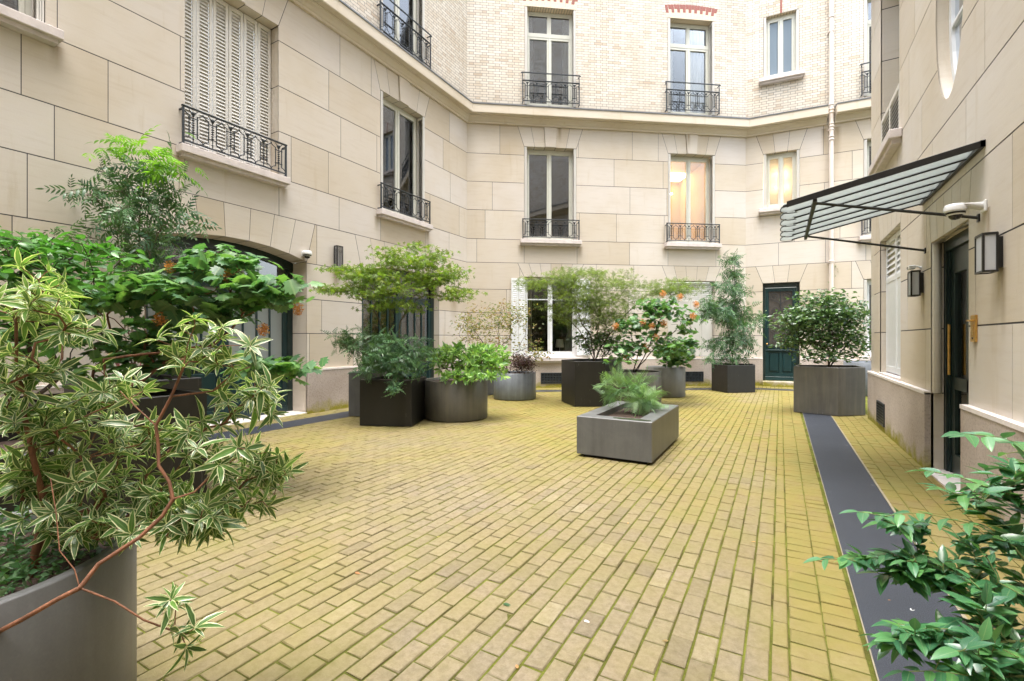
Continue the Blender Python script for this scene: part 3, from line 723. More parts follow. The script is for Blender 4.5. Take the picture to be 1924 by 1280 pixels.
# ------------------------------------------------------------------ ground, paving, drain strips
g = MB(); g.add([(-9, -10.5, -.0055), (7, -10.5, -.0055), (7, 18, -.0055), (-9, 18, -.0055)], [(0, 1, 2, 3)]); tag(g.build('ground', M['ground']), kind='structure')
def inside_far(u, v):
    a = (u - pB[0]) * math.sin(AB) - (v - pB[1]) * math.cos(AB); b = (u - pB[0]) * math.sin(AT) - (v - pB[1]) * math.cos(AT)
    return a > -.02 and b > -.02
def pavers():
    V = []; Fc = []; T_ = []; rnd = random.Random(5)
    def add(u0, u1, v0, v1):
        if not (inside_far(u1, v1) or inside_far(u0, v0)): return
        c = .0045; n = len(V); dz = rnd.gauss(0, .0011); tx, ty = rnd.gauss(0, .0012), rnd.gauss(0, .0012)
        j = lambda: rnd.uniform(-.0015, .0015)
        q = [(u0 + j(), v0 + j()), (u1 + j(), v0 + j()), (u1 + j(), v1 + j()), (u0 + j(), v1 + j())]
        mu, mv = (u0 + u1) / 2, (v0 + v1) / 2
        for (x, y) in q: V.append((x, y, -.014))
        for (x, y) in q: V.append((x, y, -.003 + dz))
        for (x, y) in q: V.append((x + (c if x < mu else -c), y + (c if y < mv else -c), dz + tx * (1 if x < mu else -1) + ty * (1 if y < mv else -1)))
        for i in range(4):
            k = (i + 1) % 4; Fc.append((n + i, n + k, n + 4 + k, n + 4 + i)); Fc.append((n + 4 + i, n + 4 + k, n + 8 + k, n + 8 + i))
        Fc.append((n + 8, n + 9, n + 10, n + 11)); t = min(1, max(0, rnd.gauss(.5, .22))); T_.extend([t] * 9)
    gj = .0055; gc = .0044
    def column(u0, u1, v0, v1, L, off):
        v = v0 + off - L
        while v < v1:
            a, b = max(v, v0), min(v + L, v1)
            if b - a > .03: add(u0 + gj, u1 - gj, a + gc, b - gc)
            v += L + rnd.uniform(-.0006, .0006)
    k = 0; u = -.035; offs = [0, .075, .155, .03, .115]
    while u > -6.55:
        column(u - .1, u, -4.5, 17.0, .2, (.1 * (k % 2) + rnd.uniform(-.02, .02)) % .2); u -= .1; k += 1
    column(-.035, .036, -4.5, 17, .2, .07)
    gj = .003
    column(.036, .178, -4.5, 17, .105, .0); column(.178, .318, -4.5, 17, .105, .02)
    gj = .003
    for i in range(5): column(.775 + i * .115, .775 + (i + 1) * .115, -4.5, 17, .2, (.13 * i) % .2)
    for i in range(5): column(-7.46 + i * .1, -7.46 + (i + 1) * .1, -4.5, 17, .2, (.1 * i) % .2)
    me = bpy.data.meshes.new('paving'); me.from_pydata(V, [], Fc); me.materials.append(M['paver'])
    a = me.attributes.new('tone', 'FLOAT', 'FACE'); a.data.foreach_set('value', T_)
    o = bpy.data.objects.new('paving', me); COL.objects.link(o); tag(o, kind='structure')
pavers()
def offpt(o1, W1, o2, W2):
    d1 = (math.cos(W1.a), math.sin(W1.a)); d2 = (math.cos(W2.a), math.sin(W2.a)); p = W1.w(0, -o1)[:2]; q = W2.w(0, -o2)[:2]; return cross2(p, d1, q, d2)
st = MB(); Z1 = .004
r0, r1 = .345, .755
st.add([(r0 - .025, -4.5, Z1), (r1, -4.5, Z1), (r1 + .025, 16, Z1), (r0 + .02, 16, Z1)], [(0, 1, 2, 3)])
Lo, Li = offpt(.95, WL, 1.05, WB), offpt(.45, WL, .65, WB); Bo, Bi = offpt(1.05, WB, 1.2, WT), offpt(.65, WB, .8, WT)
st.add([(UL + .45, -4.5, Z1), (UL + .95, -4.5, Z1), (*Lo, Z1), (*Li, Z1)], [(0, 1, 2, 3)])
st.add([(*Lo, Z1), (*Bo, Z1), (*Bi, Z1), (*Li, Z1)], [(0, 1, 2, 3)])
To, Ti = WT.w(1.15, -1.2)[:2], WT.w(1.15, -.8)[:2]
st.add([(*Bo, Z1), (*To, Z1), (*Ti, Z1), (*Bi, Z1)], [(0, 1, 2, 3)])
tag(st.build('paving_strip', M['strip']), kind='structure')
ed = MB()
ed.add([(.316, -4.5, .0065), (.3215, -4.5, .0065), (.3665, 14.0, .0065), (.361, 14.0, .0065)], [(0, 1, 2, 3)])
ed.add([(.753, -4.5, .0065), (.772, -4.5, .0065), (.790, 9.9, .0065), (.775, 9.9, .0065)], [(0, 1, 2, 3)])
tag(ed.build('paving_edge', M['edging']), kind='structure')

# ------------------------------------------------------------------ the buildings
def sweep(mb, path, prof, mi=0):
    """path: plan points with the courtyard on the right-hand side; prof: (outward, z)"""
    P = [np.array(p, float) for p in path]; n = len(P); rows = []
    for i in range(n):
        def nrm(a, b): d = (b - a) / np.linalg.norm(b - a); return np.array([d[1], -d[0]])
        if i == 0: m = nrm(P[0], P[1])
        elif i == n - 1: m = nrm(P[-2], P[-1])
        else:
            a, b = nrm(P[i - 1], P[i]), nrm(P[i], P[i + 1]); m = (a + b) / (1 + a.dot(b))
        rows.append([(P[i][0] + m[0] * o, P[i][1] + m[1] * o, z) for o, z in prof])
    k = len(prof); v = [p for r in rows for p in r]
    mb.add(v, [(i * k + j, (i + 1) * k + j, (i + 1) * k + j + 1, i * k + j + 1) for i in range(n - 1) for j in range(k - 1)], mi)
    mb.add(rows[0], [tuple(range(k))[::-1]], mi); mb.add(rows[-1], [tuple(range(k))], mi)
PROF = [(-.02, 7.30), (.055, 7.30), (.055, 7.345), (.075, 7.36), (.10, 7.40), (.145, 7.445), (.175, 7.455), (.175, 7.475), (.285, 7.475), (.30, 7.49), (.30, 7.705), (-.02, 7.705)]
PZ = [(-.02, 7.706), (.315, 7.706), (.318, 7.735), (-.02, 7.80)]

main = empty('apartment_building', (float(pA[0]), float(pA[1]), 0))
tag(main, 'cream stone apartment building with pale brick upper storey, with the arched carriage door', 'building')
FL = Facade(WL, -9, VA, 'stone_l')
for a in (3.48, 7.28): FL.opening(a, a + 1.45, 4.13, 6.74)
FL.opening(.55, 2.0, 4.985, 6.74)
FL.arch(4.235, 1.245, 2.765, 2.955, 3.48, .47); FL.arch(8.025, 1.255, 2.765, 2.955, 3.48, .22)
FL.vj = {7: [5.96], 8: [6.22, 9.7], 6: [6.24, 9.74], 5: [2.59, 5.95, 10.13], 4: [2.08, 3.48, 4.94, 6.2, 7.29, 8.76, 9.69], 3: [1.85]}
FL.upper(7.28, 8.73, 7.90, 10.66); FL.upper(3.48, 4.93, 7.90, 10.66)
FL.build(main)
FB = Facade(WB, 0, LB, 'stone_b')
FB.opening(1.59, 3.08, 4.13, 6.74); FB.opening(5.79, 7.23, 4.13, 6.74); FB.opening(1.59, 3.11, .86, 3.10, 6, top=3.48); FB.opening(5.79, 7.23, .86, 3.05, 5, key=False, top=3.48)
FB.vj = {8: [.91, 4.72], 7: [4.18], 6: [.7, 4.65], 5: [.5, 4.25], 4: [.27, 1.59, 3.10, 4.64, 5.79, 7.26]}
FB.upper(1.60, 3.07, 7.90, 10.66); FB.upper(5.78, 7.22, 7.90, 10.66); FB.build(main)
FT = Facade(WT, 0, 5.6, 'stone_t')
FT.opening(.457, 1.374, 5.13, 6.74, 3, key=False, top=7.30); FT.opening(.443, 1.374, 0, 2.985, 3, key=False, top=3.48, depth=.18)
FT.opening(2.85, 4.15, 4.13, 6.755); FT.opening(2.85, 4.15, .9, 2.98, 5, key=False, top=3.48)
FT.vj = {4: [.844, 2.9]}
FT.upper(.457, 1.36, 8.90, 10.72); FT.upper(2.85, 4.15, 7.90, 10.66); FT.build(main)
cb_ = MB(); pT = lambda x: tuple(WT.w(x, 0)[:2])
sweep(cb_, [(UL, -9), tuple(pA), tuple(pB), pT(2.0)], PROF); sweep(cb_, [pT(2.2), pT(5.6)], PROF)
o = cb_.build('cornice', M['trim'], main)
cz = MB(); sweep(cz, [(UL, -9), tuple(pA), tuple(pB), pT(2.0)], PZ); sweep(cz, [pT(2.2), pT(5.6)], PZ); cz.build('flashing', M['zinc'], main)
tz = MB(); sweep(tz, [(UL, -9), tuple(pA), tuple(pB), pT(5.6)], [(-.3, 13.2), (.35, 13.2), (.35, 13.4), (-.3, 13.5)]); tz.build('roof_edge', M['zinc'], main)

RAILW = 1.59
# first floor
window(main, WL, .55, 2.0, 4.985, 6.74)
w1 = part('window', casement_mb(1.43, 2.6, 0).mesh('window_frame', [M['frame']]), main, WL, 4.205, .245, 4.13)
s_ = MB(); s_.box(-.845, .845, -.17, -.002, -.115, -.003, c=.008); s_.box(-.8, .8, -.12, -.002, -.165, -.115); s_.box(-.725, .725, -.002, .2, -.02, .006); s_.build('sill', M['sill'], w1, WL.w(4.205, 0, 4.13), WL.a)
shm = flat_shutter_mb(.238, 2.59, 1).mesh('shutter', [M['shutter'], M['shutter']])
for k in range(6): part('shutter', shm, w1, WL, 3.485 + k * .2395, .19 + (.004 if k % 2 else 0), 4.135)
part('railing', railing_mb(RAILW, .57, 6).mesh('railing', [M['iron']]), w1, WL, 4.205, -.10, 4.13)
window(main, WL, 7.28, 8.73, 4.13, 6.74, rail=(RAILW, .57, None), glass='glass_m', curtain=[(curtain_mb(-.6, -.2, 0, .05, 2.5, 5), 'voile'), (curtain_mb(.45, .62, 0, .05, 2.5, 3), 'curtain')])
window(main, WB, 1.59, 3.08, 4.13, 6.74, rail=(RAILW, .57, None))
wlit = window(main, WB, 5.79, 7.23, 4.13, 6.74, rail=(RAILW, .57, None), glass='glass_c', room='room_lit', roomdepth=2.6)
lt = MB(); lt.box(-.95, .25, 1.75, 1.81, 2.0, 2.035); lt.build('light_tube', emit_mat('light_tube', (1, .90, .72), 14), wlit, WB.w(6.51, .0, 4.13), WB.a)
lt = MB(); lt.box(-.9, .9, 1.9, 2.6, 2.72, 2.74); lt.build('ceiling_light', emit_mat('ceiling_glow', (1, .80, .48), 2.6), wlit, WB.w(6.51, .0, 4.13), WB.a)
window(main, WT, 2.85, 4.15, 4.13, 6.755, rail=(1.42, .57, None))
# corner window with lit milky glass
wl5 = window(main, WT, .457, 1.374, 5.13, 6.74, glass='frost_t', room='frame', roomdepth=.5, depth=.12, fw=.06)
for (bx, bz) in ((-.12, 1.02), (.12, 1.00), (-.11, .64), (.12, .62)):
    b = MB(); b.lathe([(.0, -.045), (.03, -.035), (.045, 0), (.03, .035), (0, .045)], bx, .12, 12, cz=bz); b.build('bulb', emit_mat('bulb_glow', (1, .87, .68), 75), wl5, WT.w(.9155, .12 + .06, 5.13), WT.a)
# second floor
dr = lambda x0, x1: (curtain_mb(x0, x1, 0, .05, 2.7, 5), 'curtain')
window(main, WL, 7.28, 8.73, 7.90, 10.66, transom=2.08, rail=(1.63, .64, .86), sill=False)
window(main, WL, 3.48, 4.93, 7.90, 10.66, transom=2.08, rail=(1.63, .64, .86), sill=False)
window(main, WB, 1.60, 3.07, 7.90, 10.66, transom=2.08, rail=(1.60, .64, .86), sill=False, curtain=[dr(-.60, -.44), dr(.42, .62)], glass='glass_m')
window(main, WB, 5.78, 7.22, 7.90, 10.66, transom=2.08, rail=(1.60, .64, .86), sill=False, glass='glass_c', curtain=[dr(-.62, -.40), dr(.08, .60)])
window(main, WT, 2.85, 4.15, 7.90, 10.66, transom=2.08, rail=(1.42, .64, .86), sill=False)
M['frost_b'] = frosted_mat('bluish_frosted_glass', (.20, .26, .32), .2)
window(main, WT, .457, 1.36, 8.90, 10.72, glass='frost_b', depth=.12, fw=.06)
def brick_lintel(bld, W, xc, w, z0, n=18):
    red, pale = MB(), MB(); rn = random.Random(int(xc * 10))
    for k in range(n):
        a0 = -w / 2 + w * k / n; a1 = a0 + w / n; e = 1.07
        zc = .055 * (1 - (2 * (k + .5) / n - 1) ** 2)
        l = z0 + .13 + zc + (.10 if k % 2 else 0)
        red.prism([(xc + a0 * 1.02 + .003, l), (xc + a1 * 1.02 - .003, l), (xc + a1 * e - .003, z0 + .36 + zc), (xc + a0 * e + .003, z0 + .36 + zc)], -.006, .002, 0)
        pale.prism([(xc + a0 + .003, z0 + .002), (xc + a1 - .003, z0 + .002), (xc + a1 * 1.02 - .003, l - .004), (xc + a0 * 1.02 + .003, l - .004)], -.004, .002, 0, rn.random())
    red.build('red_lintel', M['redbrick'], bld, W.P, W.a); pale.build('pale_lintel', M['palebrick'], bld, W.P, W.a)
brick_lintel(main, WB, 2.335, 1.52, 10.66); brick_lintel(main, WB, 6.50, 1.52, 10.66); brick_lintel(main, WL, 8.005, 1.52, 10.66)
kb = MB()
for k in range(6): kb.box(.885, .935, -.006, .002, 10.72 + k * .075 + .003, 10.72 + (k + 1) * .075 - .003, 0)
kb.build('red_key', M['redbrick'], main, WT.P, WT.a)
# ground floor of the far wall
cg = [(curtain_mb(.12, .66, 0, .05, 2.2, 6, tie=(.66, .75, .80)), 'voile'), (curtain_mb(-.68, -.5, 0, .05, 2.2, 3), 'curtain_d')]
wg = window(main, WB, 1.59, 3.11, .86, 3.10, fold=(False, False), frame='frame_w', bars=(1.62,), curtain=cg, glass='glass_c', depth=.14)
lm = MB(); lm.lathe([(.10, .24), (.13, 0)], 0, 0, 16); lm.lathe([(.01, 0), (.012, -.12), (.05, -.2), (.06, -.35), (.0, -.35)], 0, 0, 12); lm.build('lamp', M['lampshade'], wg, WB.w(2.70, .45, 1.12), WB.a)
for x in (1.22, 3.07): part('shutter', cached(('open_shutter',), lambda: flat_shutter_mb(.40, 2.15, 2, solid_below=1.15), [M['frame_w'], M['shutter']]), wg, WB, x, -.05, .90)
wg2 = part('window', casement_mb(1.4, 2.15, 0).mesh('window_frame', [M['frame_w']]), main, WB, 6.51, .16, .87)
part('shutter', flat_shutter_mb(1.40, 2.13, 4, solid_below=1.55).mesh('shutter', [M['shutter'], M['shutter']]), wg2, WB, 5.81, .09, .88)
window(main, WT, 2.85, 4.15, .9, 2.98, frame='frame_w')
def grille(bld, W, x0, x1, z0, z1, proud=.052, pitch=.045):
    f = MB(); f.box(x0, x1, -proud - .004, -proud + .01, z0, z1, 1)
    f.box(x0, x1, -proud - .016, -proud - .004, z0, z0 + .02); f.box(x0, x1, -proud - .016, -proud - .004, z1 - .02, z1); f.box(x0, x0 + .02, -proud - .016, -proud - .004, z0 + .02, z1 - .02); f.box(x1 - .02, x1, -proud - .016, -proud - .004, z0 + .02, z1 - .02)
    n = int((x1 - x0) / pitch); m = int((z1 - z0) / pitch); dx = (x1 - x0 - .04) / n; dz = (z1 - z0 - .04) / m
    for i in range(n):
        for j in range(m):
            cx, cz_ = x0 + .02 + dx * (i + .5), z0 + .02 + dz * (j + .5); r = min(dx, dz) * .40
            ring = [(cx + dx / 2 * sx, -proud - .012, cz_ + dz / 2 * sz) for sx, sz in ((-1, -1), (0, -1), (1, -1), (1, 0), (1, 1), (0, 1), (-1, 1), (-1, 0))]
            inn = [(cx + r * sx, -proud - .012, cz_ + r * sz) for sx, sz in ((-.6, -.6), (0, -1), (.6, -.6), (1, 0), (.6, .6), (0, 1), (-.6, .6), (-1, 0))]
            f.add(ring + inn, [(k, (k + 1) % 8, 8 + (k + 1) % 8, 8 + k) for k in range(8)])
    f.build('vent_grille', [M['iron'], M['dark']], bld, W.P, W.a)
grille(main, WB, 2.05, 2.74, .11, .42); grille(main, WB, 6.26, 6.84, .13, .42)

# carriage door and its glazed twin in the arched openings
def carriage_door(bld, W, c, hw, y, n_bars, glass, name, low=.98):
    pts, r, z0 = arch_pts(c, hw, 2.765, 2.955, 20); fr = MB(); t = .11
    fr.box(c - hw, c - hw + t, y, y + .09, 0, 2.70); fr.box(c + hw - t, c + hw, y, y + .09, 0, 2.70)
    for k in range(20):
        p, q = pts[k], pts[k + 1]; fr.prism([(p[0], p[1] - .15), (q[0], q[1] - .15), q, p], y - .01, y + .09)
    fr.box(c - hw + t, c + hw - t, y + .01, y + .08, 2.28, 2.36)
    fr.box(c - .02, c + .02, y + .015, y + .075, 2.36, 2.82)
    d = fr.build(name, M['green'], bld, W.P, W.a)
    top = MB(); top.prism([(c - hw + t, 2.36), (c + hw - t, 2.36)] + [(p[0], p[1] - .14) for p in pts[::-1] if abs(p[0] - c) < hw - t], y + .04, y + .05, back=True); top.build('fanlight', M['glass'], d, W.P, W.a)
    for s in (-1, 1):
        a, b = (c - hw + t + .004, c - .004) if s < 0 else (c + .004, c + hw - t - .004)
        lf = MB(); st_ = .085
        lf.box(a, a + st_, y + .01, y + .07, .03, 2.275); lf.box(b - st_, b, y + .01, y + .07, .03, 2.275)
        lf.box(a + st_, b - st_, y + .01, y + .07, .03, .20); lf.box(a + st_, b - st_, y + .01, y + .07, low - .12, low); lf.box(a + st_, b - st_, y + .01, y + .07, 2.19, 2.275)
        lf.box(a + st_, b - st_, y + .03, y + .06, .20, low - .12); w = (b - a - 2 * st_ - .12) / 2
        for q in (0, 1): lf.box(a + st_ + .04 + q * (w + .04), a + st_ + .04 + q * (w + .04) + w, y + .015, y + .04, .25, low - .17, c=.01)
        lf.box(a - 0, b, y - .012, y + .009, .03, .14, c=.004)
        for q in range(1, n_bars):
            x = a + st_ + (b - a - 2 * st_) * q / n_bars; lf.box(x - .014, x + .014, y + .015, y + .06, low, 2.19)
        L_ = lf.build('door_leaf', M['teal'], d, W.P, W.a)
        p_ = MB(); p_.box(a + st_, b - st_, y + .036, y + .042, low, 2.19); p_.build('pane', M[glass], L_, W.P, W.a)
    return d
cd = carriage_door(main, WL, 4.235, 1.245, .40, 4, 'frost', 'carriage_door')
cd2 = carriage_door(main, WL, 8.025, 1.255, .17, 4, 'glass', 'glazed_door', low=.78)
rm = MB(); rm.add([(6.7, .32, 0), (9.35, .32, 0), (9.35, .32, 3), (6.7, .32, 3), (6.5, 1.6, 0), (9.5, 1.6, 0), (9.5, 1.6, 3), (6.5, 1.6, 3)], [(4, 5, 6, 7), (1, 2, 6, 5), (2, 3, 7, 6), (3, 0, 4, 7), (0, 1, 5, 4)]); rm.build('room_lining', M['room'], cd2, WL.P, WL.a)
for a, b in ((6.9, 7.15), (7.35, 7.62), (7.8, 8.2), (8.5, 8.72), (8.95, 9.12)): curtain_mb(a, b, .42, .05, 2.85, 4).build('curtain', M['curtain_d' if a < 8 else 'curtain'], cd2, WL.P, WL.a)
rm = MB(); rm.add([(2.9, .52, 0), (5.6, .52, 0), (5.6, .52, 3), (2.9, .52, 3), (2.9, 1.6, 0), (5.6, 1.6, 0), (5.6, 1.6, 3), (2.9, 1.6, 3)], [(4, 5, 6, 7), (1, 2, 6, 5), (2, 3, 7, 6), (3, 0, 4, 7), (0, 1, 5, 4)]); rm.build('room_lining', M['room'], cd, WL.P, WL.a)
ts = MB(); ts.box(4.235 - 1.24, 4.235 + 1.24, -.02, .40, 0, .025, c=.004); ts.build('threshold', M['plinthtop'], cd, WL.P, WL.a)

# service door with scrolled iron grille
def service_door(bld, W, x0, x1):
    fr = MB(); y = .10; z0, z1 = .15, 2.975; t = .07
    fr.box(x0 + .004, x0 + t, y, y + .08, z0, z1); fr.box(x1 - t, x1 - .004, y, y + .08, z0, z1); fr.box(x0 + t, x1 - t, y, y + .08, z1 - .12, z1)
    d = fr.build('service_door', M['green'], bld, W.P, W.a)
    a, b = x0 + t + .003, x1 - t - .003; lf = MB(); s = .085
    lf.box(a, a + s, y + .01, y + .07, z0 + .01, z1 - .13); lf.box(b - s, b, y + .01, y + .07, z0 + .01, z1 - .13)
    lf.box(a + s, b - s, y + .01, y + .07, z0 + .01, z0 + .22); lf.box(a + s, b - s, y + .01, y + .07, 1.0, 1.12); lf.box(a + s, b - s, y + .01, y + .07, z1 - .22, z1 - .13)
    lf.box(a + s, b - s, y + .04, y + .06, z0 + .22, 1.0); m = (a + b) / 2; lf.box(m - .03, m + .03, y + .012, y + .06, z0 + .22, 1.0)
    lf.box(a + s + .03, m - .06, y + .02, y + .05, z0 + .28, .94, c=.01); lf.box(m + .06, b - s - .03, y + .02, y + .05, z0 + .28, .94, c=.01)
    lf.box(a, b, y - .015, y + .009, z0 + .01, z0 + .12, c=.005); lf.box(a + .02, b - .02, y - .012, y + .009, 1.02, 1.05, c=.004); lf.box(a + .02, b - .02, y - .012, y + .009, 1.14, 1.17, c=.004)
    L_ = lf.build('door_leaf', M['teal'], d, W.P, W.a)
    p_ = MB(); p_.box(a + s, b - s, y + .045, y + .05, 1.12, z1 - .22); p_.build('pane', M['ironback'], L_, W.P, W.a)
    gr = MB(); gx0, gx1 = a + s + .01, b - s - .01; yy = y + .022; r = .0075; mm = (gx0 + gx1) / 2; hw = (gx1 - gx0) / 2
    for x in (gx0, gx1, mm): gr.tube([(x, yy, 1.13), (x, yy, z1 - .23)], r, 6)
    for z in (1.14, 1.9, z1 - .235): gr.tube([(gx0, yy, z), (gx1, yy, z)], r, 6)
    def spiral(cx, cz, R0, turns, start, sg):
        return [(cx + sg * (R0 * (1 - .8 * q / 26)) * math.cos(start + turns * 2 * math.pi * q / 26), yy, cz + (R0 * (1 - .8 * q / 26)) * math.sin(start + turns * 2 * math.pi * q / 26)) for q in range(27)]
    for sg in (-1, 1):
        for (zc, st_) in ((2.60, -1.2), (2.18, 1.2), (1.66, -1.2), (1.36, 1.2)):
            R0 = hw * .40; gr.tube(spiral(mm + sg * hw * .50, zc, R0, 1.5, st_, sg), r * .85, 6)
        gr.tube([(mm + sg * .01, yy, 2.38), (mm + sg * .10, yy, 2.46), (mm + sg * hw * .62, yy, 2.47)], r * .85, 6)
        gr.tube([(mm + sg * .01, yy, 1.5), (mm + sg * .10, yy, 1.54), (mm + sg * hw * .62, yy, 1.53)], r * .85, 6)
    gr.build('iron_scrollwork', M['iron'], L_, W.P, W.a)
    kn = MB(); kn.lathe([(0, -.05), (.02, -.045), (.024, -.03), (.010, -.015), (.02, 0)], a + .045, y + .012, 12, axis='y', cz=1.22); kn.build('handle', M['brass'], L_, W.P, W.a)
    sp = MB(); sp.box(x0 - .02, x1 + .02, -.16, .18, -.01, .145, c=.01); sp.build('doorstep', M['plinth'], d, W.P, W.a)
service_door(main, WT, .443, 1.374)

# entrance wing
wing = empty('entrance_building', (UR, 9.98, 0))
tag(wing, 'pale stone building wing holding the entrance door, oval window and louvred shutters', 'building')
ZSR = [.80, 1.46, 2.09, 2.74, 3.39, 4.02, 4.85, 5.65, 6.45, 7.30]; ZS_, ZS = ZS, ZSR
FR = Facade(WR, -9.98, 9, 'stone_r')
FR.opening(-9.10, -7.80, 4.06, 6.74, depth=.26); FR.opening(-9.16, -7.74, .84, 2.87, 5, key=False, depth=.22, top=3.39)
FR.opening(-6.336, -5.222, 0, 2.345, 5, key=False, depth=.10, top=2.74, splay=.06)
FR.vj = {3: [-6.28, -5.285], 4: [-6.69, -4.87], 5: [-7.28], 6: [-7.0]}
ov = [(-5.75 + .42 * math.cos(2 * math.pi * k / 28), 4.52 + .93 * math.sin(2 * math.pi * k / 28)) for k in range(28)]
FR.open.append(ov); FR.upper(-9.10, -7.8, 7.9, 10.6); FR.upper(-3.2, -1.8, 7.9, 10.6); FR.build(wing, 18)
ZS = ZS_
ow = MB(); 
ow.add([(p[0], 0, p[1]) for p in ov] + [(p[0], .26, p[1]) for p in ov], [(k, (k + 1) % 28, 28 + (k + 1) % 28, 28 + k) for k in range(28)], 0, .5, True)
ow.build('reveal', M['stone_r'], wing, WR.P, WR.a)
of = MB()
for k in range(28):
    a, b = ov[k], ov[(k + 1) % 28]; i = lambda p: (-5.75 + (p[0] + 5.75) * .84, 4.52 + (p[1] - 4.52) * .92)
    of.prism([a, b, i(b), i(a)], .10, .16)
of.box(-5.765, -5.735, .105, .155, 3.64, 5.40); of.box(-6.10, -5.40, .105, .155, 4.40, 4.43)
owf = of.build('oval_window', M['frame_w'], wing, WR.P, WR.a)
og = MB(); og.prism([(p[0] * .9 - .575, 4.52 + (p[1] - 4.52) * .95) for p in ov], .13, .135); og.build('pane', M['glass'], owf, WR.P, WR.a)
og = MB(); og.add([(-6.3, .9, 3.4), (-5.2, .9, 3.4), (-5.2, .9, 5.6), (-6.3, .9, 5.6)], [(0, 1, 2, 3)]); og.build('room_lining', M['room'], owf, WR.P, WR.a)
wcn = MB(); sweep(wcn, [(UR, 9.98), (UR, -9)][::-1], [(-o_, z) for o_, z in PROF]); 
sweep(wcn, [(UR - .3, 9.975), (5.5, 9.975)][::-1], PROF) if False else None
wcn.build('cornice', M['trim'], wing)
wz = MB(); sweep(wz, [(UR, -9), (UR, 9.98)], [(-o_, z) for o_, z in PZ]); wz.build('flashing', M['zinc'], wing)
sw = MB(); sw.box(UR + .003, 5.2, 9.70, 9.975, 0, 7.29); sw.build('end_wall', M['stone_r'], wing)
sw = MB(); sw.box(UR + .003, 5.2, 9.68, 9.97, 7.31, 13.2); sw.build('end_brickwork', M['brick'], wing)
uw = window(wing, WR, -9.10, -7.80, 4.06, 6.74, fold=(False, False), depth=.22, sill=False)
us = MB(); us.box(-9.26, -7.62, -.14, -.002, 3.94, 4.055, c=.01); us.box(-9.20, -7.68, -.10, -.002, 3.88, 3.94); us.build('sill', M['sill'], uw, WR.P, WR.a)
vp = MB(); vp.box(-9.09, -7.81, .0, .03, 4.06, 4.12); vp.box(-9.09, -7.81, .0, .03, 4.66, 4.72)
for x in (-9.09, -8.475, -7.86): vp.box(x, x + .05, .0, .03, 4.12, 4.66)
for k in range(9):
    z = 4.13 + k * .058; vp.add([(-9.04, .002, z), (-7.86, .002, z), (-7.86, .028, z + .035), (-9.04, .028, z + .035), (-9.04, .002, z + .008), (-7.86, .002, z + .008), (-7.86, .028, z + .043), (-9.04, .028, z + .043)], [(3, 2, 1, 0), (4, 5, 6, 7), (0, 1, 5, 4), (2, 3, 7, 6)])
vp.box(-9.05, -7.85, .034, .04, 4.1, 4.7, 1)
vp.build('louvre_panel', [M['shutter'], M['dark']], uw, WR.P, WR.a)
lw = part('window', casement_mb(1.38, 2.0, 0).mesh('window_frame', [M['frame_w']]), wing, WR, -8.45, .17, .85)
part('shutter', flat_shutter_mb(1.40, 2.0, 2, solid_below=1.35, pitch=.075).mesh('shutter', [M['frame_w'], M['shutter']]), lw, WR, -9.15, .07, .86)
sl = MB(); sl.box(-9.16, -7.74, -.02, .2, .815, .842); sl.build('sill', M['sill'], lw, WR.P, WR.a)
window(wing, WR, -3.2, -1.8, 7.9, 10.6, transom=2.05, sill=False, fold=(False, False)); window(wing, WR, -9.1, -7.8, 7.9, 10.6, transom=2.05, sill=False, fold=(False, False))
grille(wing, WR, -9.02, -8.45, .09, .42)
# entrance door
ef = MB(); X0, X1 = -6.336, -5.222; y = .105
ef.box(X0, X0 + .06, y, y + .10, .02, 2.345); ef.box(X1 - .06, X1, y, y + .10, .02, 2.345); ef.box(X0 + .06, X1 - .06, y, y + .10, 2.24, 2.345)
ef.box(X0 + .06, X0 + .10, y + .02, y + .10, .02, 2.24)
edo = ef.build('entrance_door', M['green'], wing, WR.P, WR.a)
el = MB(); a, b = X0 + .105, X1 - .065; s_ = .10
el.box(a, a + s_, y + .03, y + .08, .03, 2.235, c=.004); el.box(b - s_, b, y + .03, y + .08, .03, 2.235, c=.004); el.box(a + s_, b - s_, y + .03, y + .08, .03, .22); el.box(a + s_, b - s_, y + .03, y + .08, .86, .98); el.box(a + s_, b - s_, y + .03, y + .08, 2.0, 2.235)
m_ = (a + b) / 2; el.box(m_ - .035, m_ + .035, y + .03, y + .08, .22, 2.0)
ell = el.build('door_leaf', M['green'], edo, WR.P, WR.a)
ep = MB(); ep.box(a + s_, b - s_, y + .055, y + .06, .22, 2.0); ep.build('pane', M['glass'], ell, WR.P, WR.a)
et = MB(); et.tube([(a + .05, y + .0, 1.0), (a + .05, y + .0, 1.5)], .012, 8); et.build('handle', M['brass'], ell, WR.P, WR.a)
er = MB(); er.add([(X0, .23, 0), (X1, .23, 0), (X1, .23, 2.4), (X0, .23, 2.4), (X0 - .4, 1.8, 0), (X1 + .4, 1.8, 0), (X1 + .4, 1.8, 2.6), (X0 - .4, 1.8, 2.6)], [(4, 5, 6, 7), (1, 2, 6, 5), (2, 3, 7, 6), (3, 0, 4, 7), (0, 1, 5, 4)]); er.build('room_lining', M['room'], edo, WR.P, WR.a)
em = MB(); em.tube([(X0 + .0, .045, .80), (X0, .045, 2.345), (X1, .045, 2.345), (X1, .045, .80)], .04, 10); em.build('moulding', M['stone_r'], edo, WR.P, WR.a)
dp = MB(); dp.box(X0, X1, -.05, .3, -.01, .018, c=.003); dp.build('doorstep', M['plinthtop'], edo, WR.P, WR.a)

